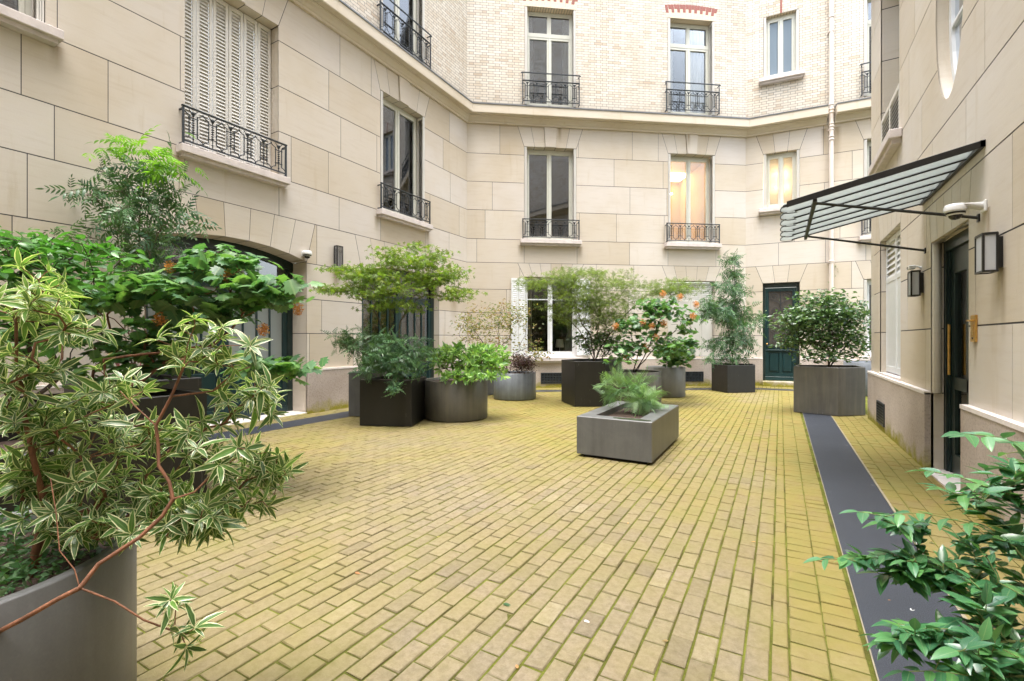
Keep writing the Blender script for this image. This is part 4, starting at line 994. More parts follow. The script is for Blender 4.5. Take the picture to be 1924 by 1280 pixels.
# building behind the camera, seen only as a reflection
WX = Wall((UR, -9.0), R(180)); rear = empty('rear_building', (UR, -9.0, 0)); tag(rear, 'stone and brick building closing the near end of the courtyard behind the viewpoint', 'building')
FX = Facade(WX, 0, UR - UL)
for a in (1.2, 3.7, 6.2): FX.opening(a, a + 1.45, 4.13, 6.74); FX.opening(a, a + 1.45, .86, 3.0, 5, top=3.48, key=False); FX.upper(a, a + 1.45, 7.9, 10.66)
FX.build(rear, 22)
for a in (1.2, 3.7, 6.2):
    window(rear, WX, a, a + 1.45, 4.13, 6.74, rail=(RAILW, .57, None)); window(rear, WX, a, a + 1.45, .86, 3.0); window(rear, WX, a, a + 1.45, 7.9, 10.66, transom=2.08, sill=False, rail=(1.60, .64, .86)); brick_lintel(rear, WX, a + .725, 1.52, 10.66)
c_ = MB(); sweep(c_, [(UR, -9), (UL, -9)], [(o_, z) for o_, z in PROF]); c_.build('cornice', M['trim'], rear)

# ------------------------------------------------------------------ things fixed to the walls
dpp = empty('drainpipe', tuple(WT.w(2.10, -.10, 0)), WT.a); tag(dpp, 'pale painted drainpipe running down the far wall beside the lit corner window', 'drainpipe')
p_ = MB(); p_.tube([(0, 0, .0), (0, 0, 13.2)], .055, 20); p_.build('pipe', M['pipe'], dpp, WT.w(2.10, -.10), WT.a)
cl = MB()
for z in (.9, 3.50, 6.83, 6.92, 7.20, 7.27, 7.58, 7.67, 7.80, 10.2): cl.lathe([(.054, -.022), (.066, -.018), (.072, 0), (.066, .018), (.054, .022)], 0, 0, 20, cz=z); 
for z in (3.45, 7.1, 9.8): cl.box(-.075, .075, -.008, .10, z, z + .02); cl.lathe([(.056, 0), (.062, 0), (.062, .025), (.056, .025)], 0, 0, 20, cz=z - .003)
cl.build('collar', M['pipe'], dpp, WT.w(2.10, -.10), WT.a)

def lantern(W, x, z, w, h, d, label, proud=0, gm='lantern_glass'):
    r = empty('wall_lantern', tuple(W.w(x, 0, z)), W.a); tag(r, label, 'wall lamp', 'wall lanterns'); t = max(.010, w * .09)
    f = MB(); f.box(-w * .32, w * .32, -.03 - proud, 0, h * .12, h * .9)
    y0, y1 = -d - .03 - proud, -.03 - proud
    for xx in (-w / 2, w / 2 - t):
        for yy in (y0, y1 - t): f.box(xx, xx + t, yy, yy + t, 0, h)
    for zz in (0, h - t): f.box(-w / 2 + t, w / 2 - t, y0, y0 + t, zz, zz + t); f.box(-w / 2 + t, w / 2 - t, y1 - t, y1, zz, zz + t); f.box(-w / 2, -w / 2 + t, y0 + t, y1 - t, zz, zz + t); f.box(w / 2 - t, w / 2, y0 + t, y1 - t, zz, zz + t)
    f.box(-w / 2 + .002, w / 2 - .002, y0 + .002, y1 - .002, h - t * .5, h + .004)
    f.build('lantern_frame', M['blackmetal'], r, W.w(x, 0, z), W.a)
    g_ = MB(); e = t * .4; g_.box(-w / 2 + e, w / 2 - e, y0 + e, y1 - e, t * .5, h - t * .6); g_.build('glass_shade', M[gm], r, W.w(x, 0, z), W.a)
lantern(WR, -4.58, 1.825, .15, .275, .085, 'black framed wall lantern beside the entrance door, above the brass intercom')
lantern(WR, -6.66, 1.825, .15, .275, .085, 'black framed wall lantern under the small white sensor camera')
lantern(WL, 6.12, 2.72, .14, .43, .10, 'tall black wall lantern between the carriage door and the glazed arched door', gm='glass')

def dome_cam(W, x, z, arm, r, label):
    e = empty('security_camera', tuple(W.w(x, 0, z)), W.a); tag(e, label, 'camera', 'security cameras')
    b = MB(); b.box(-r * .75, r * .75, -.018, 0, -r * .2, r * 1.2, c=.006)
    # tapering arm that ends in a round hood
    n = 10; v = []
    for i in range(n + 1):
        t = i / n; y = -t * arm; hw = r * (.55 + .45 * t); zt = r * (1.0 + .1 * t); zb = r * (.05 + .75 * min(1, t * 1.6))
        v += [(-hw, y, zt * .92), (-hw * .7, y, zt), (hw * .7, y, zt), (hw, y, zt * .92), (hw, y, zb), (-hw, y, zb)]
    b.add(v, [(i * 6 + k, i * 6 + (k + 1) % 6, (i + 1) * 6 + (k + 1) % 6, (i + 1) * 6 + k) for i in range(n) for k in range(6)], 0, .5, True)
    b.lathe([(r * 1.10, .30 * r), (r * 1.12, .75 * r), (r * .98, 1.08 * r), (0, 1.18 * r)], 0, -arm, 28); b.lathe([(r * 1.1, .30 * r), (r * .5, .28 * r)], 0, -arm, 28)
    b.build('bracket', M['white'], e, W.w(x, 0, z), W.a)
    h = MB(); h.lathe([(r * .98, .30 * r), (r * .96, .0), (r * .80, -.22 * r), (r * .66, -.26 * r)], 0, -arm, 28); h.build('housing', M['white'], e, W.w(x, 0, z), W.a)
    k = MB(); k.lathe([(r * .985, .12 * r), (r * .99, -.02 * r), (r * .90, -.13 * r)], 0, -arm, 28); k.lathe([(r * .70, -.20 * r), (r * .62, -.5 * r), (r * .40, -.72 * r), (0, -.82 * r)], 0, -arm, 28); k.build('lens_dome', M['dark'], e, W.w(x, 0, z), W.a)
dome_cam(WR, -4.86, 2.33, .17, .062, 'large white dome camera on an arm bracket beside the glass canopy strut')
dome_cam(WL, 5.42, 2.86, .10, .072, 'white dome camera at the shoulder of the carriage door arch')
sc_ = empty('sensor_camera', tuple(WR.w(-6.72, 0, 2.14)), WR.a); tag(sc_, 'small white camera angled out just above the farther entrance lantern', 'camera', 'security cameras')
b = MB(); b.tube([(0, 0, 0), (0, -.03, .02), (-.01, -.07, .02)], .010, 10); b.lathe([(0, -.01), (.02, -.006), (.02, 0), (0, 0)], 0, 0, 16, axis='y'); b.build('arm', M['white'], sc_, WR.w(-6.72, 0, 2.14), WR.a)
b = MB(); b.box(-.075, .03, -.11, -.05, -.01, .035, c=.008); b.build('housing', M['white'], sc_, WR.w(-6.72, 0, 2.14), WR.a)
b = MB(); b.lathe([(0, -.004), (.016, -.002), (.018, 0)], -.045, -.11, 14, axis='y', cz=.012); b.build('lens', M['dark'], sc_, WR.w(-6.72, 0, 2.14), WR.a)

ic = empty('intercom', tuple(WR.w(-5.07, 0, 1.33)), WR.a); tag(ic, 'brass intercom plate on the stone beside the entrance door', 'intercom')
b = MB(); b.box(-.055, .055, -.016, 0, 0, .215, c=.004); b.box(-.045, .045, -.045, -.016, .165, .178, c=.003); b.build('plate', M['brass'], ic, WR.w(-5.07, 0, 1.33), WR.a)
for k in range(5):
    b = MB(); b.box(-.03, .03, -.021, -.016, .055 + k * .018, .064 + k * .018, c=.001); b.build('button', M['brass'], ic, WR.w(-5.07, 0, 1.33), WR.a)
b = MB(); b.lathe([(0, -.006), (.008, -.004), (.009, 0)], 0, -.016, 12, axis='y', cz=.03); b.build('keyhole', M['dark'], ic, WR.w(-5.07, 0, 1.33), WR.a)

# glass canopy over the entrance: six overlapping glass strips on a wall rail, two struts and a cross bar
cn = empty('glass_canopy', (UR, 5.75, 2.3)); tag(cn, 'glass strip canopy on black steel struts above the entrance door', 'canopy')
NP = 6; v0, v1 = 4.87, 6.63; pw = (v1 - v0) / NP; zi = 2.845; slope = .215; uo = .02
zc_ = lambda u: zi - (UR - u) * slope
for k in range(NP):
    a, b_ = v0 + k * pw - .012, v0 + (k + 1) * pw + .012; p = MB(); ring = [(UR - .01, a), (UR - .01, b_)]
    for q in range(13):
        t = math.pi * q / 12; ring.append((uo + .12 - .14 * math.sin(t), (a + b_) / 2 + (b_ - a) / 2 * math.cos(t)))
    tl = lambda v_: .028 * (b_ - v_) / (b_ - a) - .010
    vv = [(u, v_, zc_(u) + tl(v_)) for u, v_ in ring] + [(u, v_, zc_(u) + tl(v_) + .008) for u, v_ in ring]; n = len(ring)
    p.add(vv, [tuple(range(n))[::-1], tuple(range(n, 2 * n))] + [(i, (i + 1) % n, (i + 1) % n + n, i + n) for i in range(n)])
    p.build('glass_strip', M['canopy'], cn)
fr = MB()
for k in range(NP + 1):
    v = v0 + k * pw; t = .006 if k else .011; u1 = .12 if k else .02
    fr.add([(UR, v - t, zc_(UR) - .02), (UR, v + t, zc_(UR) - .02), (UR, v + t, zc_(UR) - .002), (UR, v - t, zc_(UR) - .002), (u1, v - t, zc_(u1) - .02), (u1, v + t, zc_(u1) - .02), (u1, v + t, zc_(u1) - .002), (u1, v - t, zc_(u1) - .002)],
           [(0, 1, 2, 3), (7, 6, 5, 4), (0, 4, 5, 1), (1, 5, 6, 2), (2, 6, 7, 3), (3, 7, 4, 0)])
fr.add([(UR, v0 - .02, zi - .03), (.05, v0 - .02, zc_(.05) - .03), (.05, v0 - .02, zc_(.05) + .022), (UR, v0 - .02, zi + .022), (UR, v0 - .005, zi - .03), (.05, v0 - .005, zc_(.05) - .03), (.05, v0 - .005, zc_(.05) + .022), (UR, v0 - .005, zi + .022)],
       [(0, 1, 2, 3), (7, 6, 5, 4), (0, 4, 5, 1), (1, 5, 6, 2), (2, 6, 7, 3), (3, 7, 4, 0)])
for k in range(NP):
    a, b_ = v0 + k * pw - .012, v0 + (k + 1) * pw + .012
    fr.tube([(uo + .12 - .14 * math.sin(math.pi * q_ / 12), (a + b_) / 2 + (b_ - a) / 2 * math.cos(math.pi * q_ / 12), zc_(uo + .05) - .012 + .028 * .5 * (1 - math.cos(math.pi * q_ / 12)) - .02 * math.sin(math.pi * q_ / 12)) for q_ in range(13)], .0045, 5)
fr.box(UR - .03, UR - .001, v0 - .02, v1 + .02, zi - .03, zi + .02)
fr.box(.25, .28, v0 - .01, v1 + .03, zc_(.265) - .055, zc_(.265) - .022)
fr.build('canopy_frame', M['blackmetal'], cn)
for v in (4.98, 6.53):
    s2 = MB(); s2.tube([(.275, v, zc_(.27) - .04), (UR, v, 2.30)], .012, 4, smooth=False); s2.box(UR - .012, UR - .001, v - .02, v + .02, 2.27, 2.33); s2.build('strut', M['blackmetal'], cn)

# ------------------------------------------------------------------ plants: skeletons and leaves
def tpl_leaf(aspect=.25, n=5, fold=.12, droop=.18, peak=.42, tip=1.0):
    """one leaf: length 1 along +y, normal +z"""
    ts = [0, .18, .42, .68, .88, 1.0] if n >= 5 else ([0, .45, 1.0] if n == 3 else [0, .25, .6, 1.0]); V, UV = [], []
    for t in ts:
        w = aspect * .5 * (math.sin(math.pi * t ** (math.log(.5) / math.log(peak))) ** .85 if 0 < t < 1 else .03)
        z = -droop * t * t; V += [(-w, t, z + w * fold * 2), (0, t, z), (w, t, z + w * fold * 2)]; UV += [(-1, t), (0, t), (1, t)]
    F = []
    for i in range(len(ts) - 1):
        a = i * 3; F += [(a, a + 1, a + 4, a + 3), (a + 1, a + 2, a + 5, a + 4)]
    return np.array(V), F, np.array(UV)
def tpl_join(parts):
    V, F, U = [], [], []; o = 0
    for (v, f, u), (pos, ang, sc, tilt, roll) in parts:
        c, s = math.cos(ang), math.sin(ang); ct, s_t = math.cos(tilt), math.sin(tilt); v = v * sc
        cr, sr = math.cos(roll), math.sin(roll)
        x, y, z = v[:, 0] * cr + v[:, 2] * sr, v[:, 1], -v[:, 0] * sr + v[:, 2] * cr
        y, z = y * ct - z * s_t * -1 * -1, y * s_t + z * ct
        V.append(np.stack([x * c + y * s + pos[0], -x * s + y * c + pos[1], z + pos[2]], 1)); F += [tuple(i + o for i in q) for q in f]; U.append(u); o += len(v)
    return np.concatenate(V), F, np.concatenate(U)
def tpl_maple(lobes=5, spread=1.9, aspect=.30, deep=1):
    l = tpl_leaf(aspect, 3, .1, .12, .42); P = []
    for k in range(lobes):
        a = (k / (lobes - 1) - .5) * 2 * spread; sc = 1 - .45 * abs(a / spread) ** 1.5; P.append((l, ((0, .05, 0), a, sc, -.10, 0)))
    return tpl_join(P)
def tpl_oak():
    """broad leaf with pointed lobes, slightly crumpled"""
    out = [(0, 0), (.16, .02), (.42, -.02), (.34, .20), (.60, .32), (.40, .42), (.52, .62), (.28, .66), (.26, .84), (.10, .84), (0, 1.02)]
    ring = out + [(-x, y) for x, y in out[-2:0:-1]]; rn = random.Random(3)
    V = [(0, .42, .02)] + [(x * .95, y, -.16 * (x * x * 2.2) - .14 * max(0, y - .4) ** 1 + rn.uniform(-.02, .02)) for x, y in ring]; n = len(ring)
    V += [(0, .12, .0), (0, .7, -.03)]
    F = [(0, 1 + k, 1 + (k + 1) % n) for k in range(n)]
    return np.array(V), F, np.array([(0, .4)] + [(x * 1.6, y) for x, y in ring] + [(0, .1), (0, .7)])
def tpl_frond(n=6, leaf=None, ratio=.38, droop=.30, term=True, ang=.95, sub=False):
    """pinnate leaf; with sub the pinnae carry leaflets themselves"""
    leaf = leaf or tpl_leaf(.27, 3, .08, .22); P = []
    for k in range(n):
        t = .22 + .75 * k / n; z = -droop * t * t
        for s in (-1, 1):
            sc = ratio * (1 - .45 * t)
            if sub:
                for q in range(2):
                    d = .12 + .20 * q * (1 - .4 * t); px, py = s * d * math.sin(ang), t + d * math.cos(ang)
                    for s2 in (-1, 1):
                        P.append((leaf, ((px, py, z - .10 * d), s * ang + s2 * .8, sc * .72, -.35, 0)))
                P.append((leaf, ((s * .44 * math.sin(ang) * (1 - .4 * t), t + .44 * math.cos(ang) * (1 - .4 * t), z - .06), s * ang, sc * .8, -.4, 0)))
            else: P.append((leaf, ((0, t, z), s * ang, sc, -.28, 0)))
    if term: P.append((leaf, ((0, .95, -droop * .95), 0, ratio * .8, -.35, 0)))
    V, F, U = tpl_join(P)
    o = len(V); w = .006
    st = np.array([(-w, 0, 0), (w, 0, 0), (w, .5, -droop * .25), (-w, .5, -droop * .25), (w, .98, -droop * .95), (-w, .98, -droop * .95)])
    return np.concatenate([V, st]), F + [(o, o + 1, o + 2, o + 3), (o + 3, o + 2, o + 4, o + 5)], np.concatenate([U, np.zeros((6, 2))])
TP = {'lance': tpl_leaf(.255, 5, .18, .28), 'lance3': tpl_leaf(.27, 4, .16, .22), 'ovate': tpl_leaf(.42, 5, .14, .16, .36), 'ovate3': tpl_leaf(.46, 4, .12, .14, .40), 'dot': tpl_leaf(.5, 3, .1, .1, .45),
      'spoon': tpl_leaf(.34, 4, .10, .10, .62), 'maple': tpl_maple(5, 1.7, .30), 'dissect': tpl_maple(5, 1.5, .14), 'oak': tpl_oak(), 'frond': tpl_frond(5), 'nandina': tpl_frond(4, tpl_leaf(.28, 4, .06, .35), .46, .42, ang=.95),
      'mahonia': tpl_frond(7, tpl_leaf(.11, 3, .05, .3), .62, .25, ang=.95)}

def foliage(name, tpl, pos, dirs, nrm, sizes, mat, parent, loc, extra=None, smooth=True):
    V, F, U = TP[tpl]; n = len(pos)
    pos, dirs, nrm = np.array(pos), np.array(dirs), np.array(nrm); sizes = np.array(sizes)
    D = dirs / (np.linalg.norm(dirs, axis=1, keepdims=True) + 1e-9); N = nrm - D * (nrm * D).sum(1, keepdims=True)
    bad = np.linalg.norm(N, axis=1) < 1e-3; N[bad] = np.cross(D[bad], [1, .3, .1]); N /= np.linalg.norm(N, axis=1, keepdims=True); X = np.cross(D, N)
    W = pos[:, None, :] + sizes[:, None, None] * (V[None, :, 0:1] * X[:, None, :] + V[None, :, 1:2] * D[:, None, :] + V[None, :, 2:3] * N[:, None, :])
    W = (W.reshape(-1, 3) - np.array(loc)); nv = len(V)
    me = bpy.data.meshes.new(name); me.vertices.add(len(W)); me.vertices.foreach_set('co', W.astype(np.float32).ravel())
    lf = np.concatenate([np.array(f) for f in F]); ln = np.array([len(f) for f in F])
    loops = (lf[None, :] + (np.arange(n) * nv)[:, None]).ravel(); tot = np.tile(ln, n); starts = np.concatenate([[0], np.cumsum(tot)[:-1]])
    me.loops.add(len(loops)); me.loops.foreach_set('vertex_index', loops.astype(np.int32))
    me.polygons.add(len(tot)); me.polygons.foreach_set('loop_start', starts.astype(np.int32)); me.polygons.foreach_set('loop_total', tot.astype(np.int32))
    me.polygons.foreach_set('use_smooth', np.full(len(tot), smooth))
    uv = me.uv_layers.new(name='UVMap'); uv.data.foreach_set('uv', np.tile(U[lf], (n, 1)).astype(np.float32).ravel())
    a = me.attributes.new('rnd', 'FLOAT', 'POINT'); rv = RNG.random(n) if extra is None else np.clip(extra, 0, 1); a.data.foreach_set('value', np.repeat(rv, nv).astype(np.float32))
    me.materials.append(mat); me.update(calc_edges=True); me.validate()
    o = bpy.data.objects.new(name, me); COL.objects.link(o); put(o, parent, loc); return o

def skeleton(stems, tips, step=.12, up=.25, jit=.012):
    """stems: polylines; every tip grows to the nearest point of what has grown so far"""
    N = []; par = []
    for st in stems:
        p = -1; st = [np.array(q, float) for q in st]
        for i, q in enumerate(st):
            if i == 0:
                b = -1
                for k, n in enumerate(N):
                    if np.linalg.norm(n - q) < .03: b = k; break
                if b >= 0: p = b; continue
                N.append(q); par.append(-1); p = len(N) - 1; continue
            a = N[p]; d = np.linalg.norm(q - a); m = max(1, int(d / step))
            for k in range(1, m + 1):
                w = RNG.normal(0, jit, 3) if k < m else 0
                N.append(a + (q - a) * k / m + w); par.append(p); p = len(N) - 1
    ends = []; base = N[0]
    order = sorted(range(len(tips)), key=lambda i: np.linalg.norm(tips[i] - base))
    for i in order:
        t = np.array(tips[i]); A = np.array(N); d = np.linalg.norm(A - t, axis=1) + .8 * np.maximum(0, A[:, 2] - t[2] + .02)
        k = int(d.argmin()); a = N[k]; L = np.linalg.norm(t - a)
        if L < .02: ends.append(k); continue
        pdir = (a - N[par[k]]) if par[k] >= 0 else np.array([0, 0, 1.]); pdir = pdir / (np.linalg.norm(pdir) + 1e-9)
        ctrl = a + pdir * L * .35 + np.array([0, 0, up * L]); m = max(2, int(L / step)); p = k
        for q in range(1, m + 1):
            s = q / m; pt = a * (1 - s) ** 2 + ctrl * 2 * s * (1 - s) + t * s * s + (RNG.normal(0, jit, 3) if q < m else 0); N.append(pt); par.append(p); p = len(N) - 1
        ends.append(p)
    return np.array(N), par, ends, order
def branches(name, N, par, mat, parent, loc, rt=.003, power=.5, rmax=.03, sides=5):
    n = len(N); cnt = [0] * n; kids = [[] for _ in range(n)]
    for i, p in enumerate(par):
        if p >= 0: kids[p].append(i)
    for i in range(n - 1, -1, -1): cnt[i] = 1 if not kids[i] else sum(cnt[k] for k in kids[i])
    rad = [min(rmax, rt * c ** power) for c in cnt]; mb = MB(); seen = set()
    Nl = N - np.array(loc)
    for i in range(n):
        if par[i] >= 0 and (len(kids[par[i]]) == 1) and par[par[i]] >= -1 and i == kids[par[i]][0] and par[par[i]] >= 0: continue
        if par[i] < 0: continue
        chain = [par[i], i]; k = i
        while kids[k]:
            nx = max(kids[k], key=lambda q: cnt[q])
            if len(kids[k]) > 1 and False: break
            if len(kids[k]) > 1: break
            chain.append(nx); k = nx
        rr = [rad[c] for c in chain]; rr[0] = min(rad[chain[0]], rad[chain[1]] * 1.15)
        mb.tube([Nl[c] for c in chain], rr, sides, cap=False)
    return mb.build(name, mat, parent, loc)
def ell(ex, n, flat=None):
    """n points in a list of ellipsoids ((px,py,D),(rx,ry in px), depth radius, share)"""
    tot = sum(e[3] for e in ex); out = []
    for (c, r, rd, sh) in ex:
        m = max(1, int(round(n * sh / tot)))
        for _ in range(m):
            v = RNG.normal(0, 1, 3); v = v / np.linalg.norm(v) * RNG.random() ** .45
            out.append(at(c[0] + v[0] * r[0], c[1] + v[1] * r[1], c[2] + v[2] * rd))
    return out
def rnd_dir(): v = RNG.normal(0, 1, 3); return v / np.linalg.norm(v)
UPV = np.array([0, 0, 1.])

def lv_rosette(tips, tdirs, k, size, open_=.95, up=.25, whorls=1, sv=.25):
    P, D, N, S = [], [], [], []
    for t, d in zip(tips, tdirs):
        d = d / (np.linalg.norm(d) + 1e-9); d = d * .75 + UPV * .35 + rnd_dir() * .35; d /= np.linalg.norm(d); a = np.cross(d, rnd_dir()); a /= np.linalg.norm(a); b = np.cross(d, a); ph = RNG.random() * 6.28
        for w in range(whorls):
            for q in range(k):
                an = ph + w + 2 * math.pi * q / k + RNG.normal(0, .18); o = open_ + RNG.normal(0, .16) + .25 * w - (.35 if q % 3 == 0 else 0)
                r = a * math.cos(an) + b * math.sin(an); dd = r * math.sin(o) + d * math.cos(o); P.append(t - d * .018 * w + r * .002); D.append(dd + UPV * (up - .25)); N.append(d - r * .1 + rnd_dir() * .15)
                S.append(size * (1 + RNG.normal(0, sv)) * (1 if w else .85))
    return P, D, N, S
def lv_cloud(tips, k, rad, size, flat=.3, lean=.5, down=.1, sv=.2):
    """leaves held out flat round each twig end"""
    P, D, N, S = [], [], [], []
    for t in tips:
        for _ in range(k):
            v = RNG.normal(0, 1, 3); v[2] *= flat; p = t + v * rad * .5; h = rnd_dir(); h[2] = h[2] * .3 - down
            P.append(p); D.append(h); N.append(UPV * (1 - lean * RNG.random()) + rnd_dir() * lean); S.append(size * (1 + RNG.normal(0, sv)))
    return P, D, N, S
def lv_spray(Nn, par, ends, size, gap, nback=4, droop=.1, pair=True, sv=.2, wide=1.0):
    """alternate leaves along the last pieces of each twig"""
    P, D, N, S = [], [], [], []
    for e in ends:
        k = e; s = 1
        P.append(Nn[e]); dd = Nn[e] - Nn[par[e]] if par[e] >= 0 else UPV; D.append(dd / (np.linalg.norm(dd) + 1e-9) - UPV * droop); N.append(UPV + rnd_dir() * .3); S.append(size)
        for _ in range(nback):
            if par[k] < 0: break
            a, b = Nn[k], Nn[par[k]]; d = (a - b); L = np.linalg.norm(d); d = d / (L + 1e-9); side = np.cross(d, UPV); side /= (np.linalg.norm(side) + 1e-9)
            m = max(1, int(L / gap))
            for q in range(m):
                s = -s; p = a + (b - a) * (q + .5) / m
                P.append(p); D.append(d * .65 + side * s * wide * (.7 + .4 * RNG.random()) + UPV * (RNG.normal(0, .22) - droop)); N.append(UPV + side * s * -.2 + rnd_dir() * .35); S.append(size * (1 + RNG.normal(0, sv)))
            k = par[k]
    return P, D, N, S

def stops(*c): return [(i / (len(c) - 1), x) for i, x in enumerate(c)]
LM = dict(
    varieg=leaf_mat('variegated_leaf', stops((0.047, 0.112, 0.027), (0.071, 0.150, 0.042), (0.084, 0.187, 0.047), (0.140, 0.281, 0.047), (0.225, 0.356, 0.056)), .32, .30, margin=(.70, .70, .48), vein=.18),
    hydr=leaf_mat('lobed_leaf', stops((0.050, 0.125, 0.060), (0.077, 0.168, 0.083), (0.083, 0.218, 0.083), (0.151, 0.301, 0.083), (0.083, 0.184, 0.101)), .42, .30, vein=.2, spec=.5),
    nand=leaf_mat('feathery_leaf', stops((0.035, 0.087, 0.048), (0.055, 0.134, 0.060), (0.080, 0.174, 0.071), (0.111, 0.221, 0.095)), .38, .28, vein=0, spec=.55),
    nandlime=leaf_mat('lime_feathery_leaf', stops((.12, .26, .03), (.20, .38, .04), (.09, .20, .03)), .4, .45, vein=0),
    broad=leaf_mat('broad_green_leaf', stops((0.038, 0.127, 0.025), (0.057, 0.178, 0.032), (0.076, 0.243, 0.038), (0.064, 0.153, 0.064)), .34, .35, vein=.15, spec=.65),
    maple=leaf_mat('maple_leaf', stops((0.084, 0.141, 0.021), (0.134, 0.217, 0.031), (0.167, 0.260, 0.037), (0.184, 0.206, 0.042), (0.109, 0.185, 0.031)), .5, .45, vein=0),
    dissect=leaf_mat('pale_maple_leaf', stops((0.093, 0.137, 0.043), (0.137, 0.188, 0.057), (0.174, 0.224, 0.071), (0.122, 0.158, 0.043)), .5, .5, vein=0),
    pitt=leaf_mat('pale_rosette_leaf', stops((0.107, 0.229, 0.077), (0.168, 0.335, 0.092), (0.260, 0.458, 0.107), (0.365, 0.549, 0.152)), .34, .3, vein=.1, spec=.6),
    autumn=leaf_mat('thin_autumn_leaf', stops((0.095, 0.142, 0.067), (0.190, 0.218, 0.076), (0.304, 0.266, 0.067), (0.285, 0.162, 0.085), (0.114, 0.171, 0.095)), .5, .4, vein=0),
    purple=leaf_mat('purple_leaf', stops((0.033, 0.015, 0.022), (0.066, 0.028, 0.035), (0.110, 0.044, 0.044)), .4, .2, vein=0),
    camel=leaf_mat('camellia_leaf', stops((0.031, 0.076, 0.033), (0.048, 0.116, 0.048), (0.076, 0.164, 0.054), (0.123, 0.219, 0.069), (0.069, 0.137, 0.069)), .26, .22, vein=.12, spec=.8),
    glossy=leaf_mat('glossy_leaf', stops((0.041, 0.140, 0.073), (0.056, 0.186, 0.084), (0.084, 0.244, 0.094), (0.130, 0.318, 0.094)), .24, .22, vein=.16, spec=.85),
    maho=leaf_mat('mahonia_leaf', stops((0.119, 0.230, 0.119), (0.187, 0.323, 0.162), (0.272, 0.408, 0.187), (0.093, 0.187, 0.102)), .4, .3, vein=0),
    ground=leaf_mat('small_leaf', stops((0.028, 0.084, 0.028), (0.056, 0.140, 0.049), (0.091, 0.182, 0.084)), .4, .3, vein=0),
    petal=leaf_mat('dried_petal', stops((.50, .17, .06), (.62, .25, .10), (.66, .34, .16), (.42, .14, .06)), .6, .4, vein=0),
)
def tdirs(N, par, ends): return [N[e] - N[par[e]] if par[e] >= 0 else UPV for e in ends]
def plant(name, label, cat, group=None, base=None):
    e = empty(name, base); tag(e, label, cat, group); return e
def tri_base(px, py, D): return tuple(map(float, at(px, py, D)))

# ---- planters
def planter_round(px, py_base_front, D0, r, h, mat, label, soil=.93, loc=None, t=.035, group='planters in the courtyard'):
    c = loc; p = empty('planter', (c[0], c[1], 0)); tag(p, label, 'planter', group)
    m = MB(); m.lathe([(r - .012, .012), (r, .03), (r, h - .006), (r - .006, h), (r - t, h), (r - t - .005, h - .01), (r - t - .005, h * .85)], 0, 0, 72); m.lathe([(0, .012), (r - .012, .012)], 0, 0, 72)
    m.build('shell', mat, p, (c[0], c[1], 0)); s_ = MB(); n = 40; zz = h * soil
    v = [(0, 0, zz + .02)]; 
    for rr_ in (.5, 1):
        for k in range(n): a = 2 * math.pi * k / n; v.append(((r - t) * rr_ * math.cos(a), (r - t) * rr_ * math.sin(a), zz + random.uniform(-.012, .012)))
    s_.add(v, [(0, 1 + k, 1 + (k + 1) % n) for k in range(n)] + [(1 + k, 1 + n + k, 1 + n + (k + 1) % n, 1 + (k + 1) % n) for k in range(n)], 0, .5, True)
    s_.build('soil', M['soil'], p, (c[0], c[1], 0)); return p
def planter_poly(poly, h, mat, label, soil=.93, t=.04, feet=.012, wall=None, group='planters in the courtyard'):
    c = np.mean(np.array(poly), 0); P = [(x - c[0], y - c[1]) for x, y in poly]; P = ccw(P); p = empty('planter', (c[0], c[1], 0)); tag(p, label, 'planter', group)
    inn = grow(P, -(wall or t)); n = len(P); m = MB(); bv = .006; P2 = grow(P, -bv)
    v = [(x, y, feet) for x, y in P] + [(x, y, h - bv) for x, y in P] + [(x, y, h) for x, y in P2] + [(x, y, h) for x, y in inn] + [(x, y, h * soil - .05) for x, y in inn]
    m.add(v, [(l * n + i, l * n + (i + 1) % n, (l + 1) * n + (i + 1) % n, (l + 1) * n + i) for l in range(4) for i in range(n)] + [tuple(range(n))[::-1]])
    m.build('shell', mat, p, (c[0], c[1], 0)); s_ = MB(); 
    s_.add([(x, y, h * soil) for x, y in inn] + [(0, 0, h * soil + .02)], [(i, (i + 1) % n, n) for i in range(n)], 0, .5, True); s_.build('soil', M['soil'], p, (c[0], c[1], 0)); return p
def xy(px, py): D = CAM_H * F_PX / (py - CY); return at(px, py, D)[:2]
def hexa(c, r, rot, n=6): return [(c[0] + r * math.cos(rot + 2 * math.pi * k / n), c[1] + r * math.sin(rot + 2 * math.pi * k / n)) for k in range(n)]

# foreground round planter, cut by the picture's edge
cF = at(0, 0, 1)[:2] * 0
def uvpt(X, D): c, s = math.cos(YAW), math.sin(YAW); return (X * c - D * s, X * s + D * c)
fg = uvpt(-1.81, 1.45); planter_round(0, 0, 0, .50, .65, M['conc'], 'large round grey planter in the foreground holding the variegated shrub', soil=.90, loc=fg)
# two long black planters beside the carriage door
bk1 = [(-5.25, 1.15), (-4.25, 1.15), (-4.25, 2.15), (-5.25, 2.15)]; planter_poly(bk1, .90, M['blk'], 'black square planter in front of the carriage door, under the lobed-leaf hydrangea')
bk2 = [(-6.90, 2.0), (-5.95, 2.0), (-5.95, 2.95), (-6.90, 2.95)]; planter_poly(bk2, .90, M['blk'], 'black square planter near the stone wall, under the tallest feathery shrub')
bk3 = [(-4.15, .12), (-3.25, .12), (-3.25, 1.02), (-4.15, 1.02)]; planter_poly(bk3, .78, M['blk'], 'black square planter half hidden behind the foreground variegated shrub')
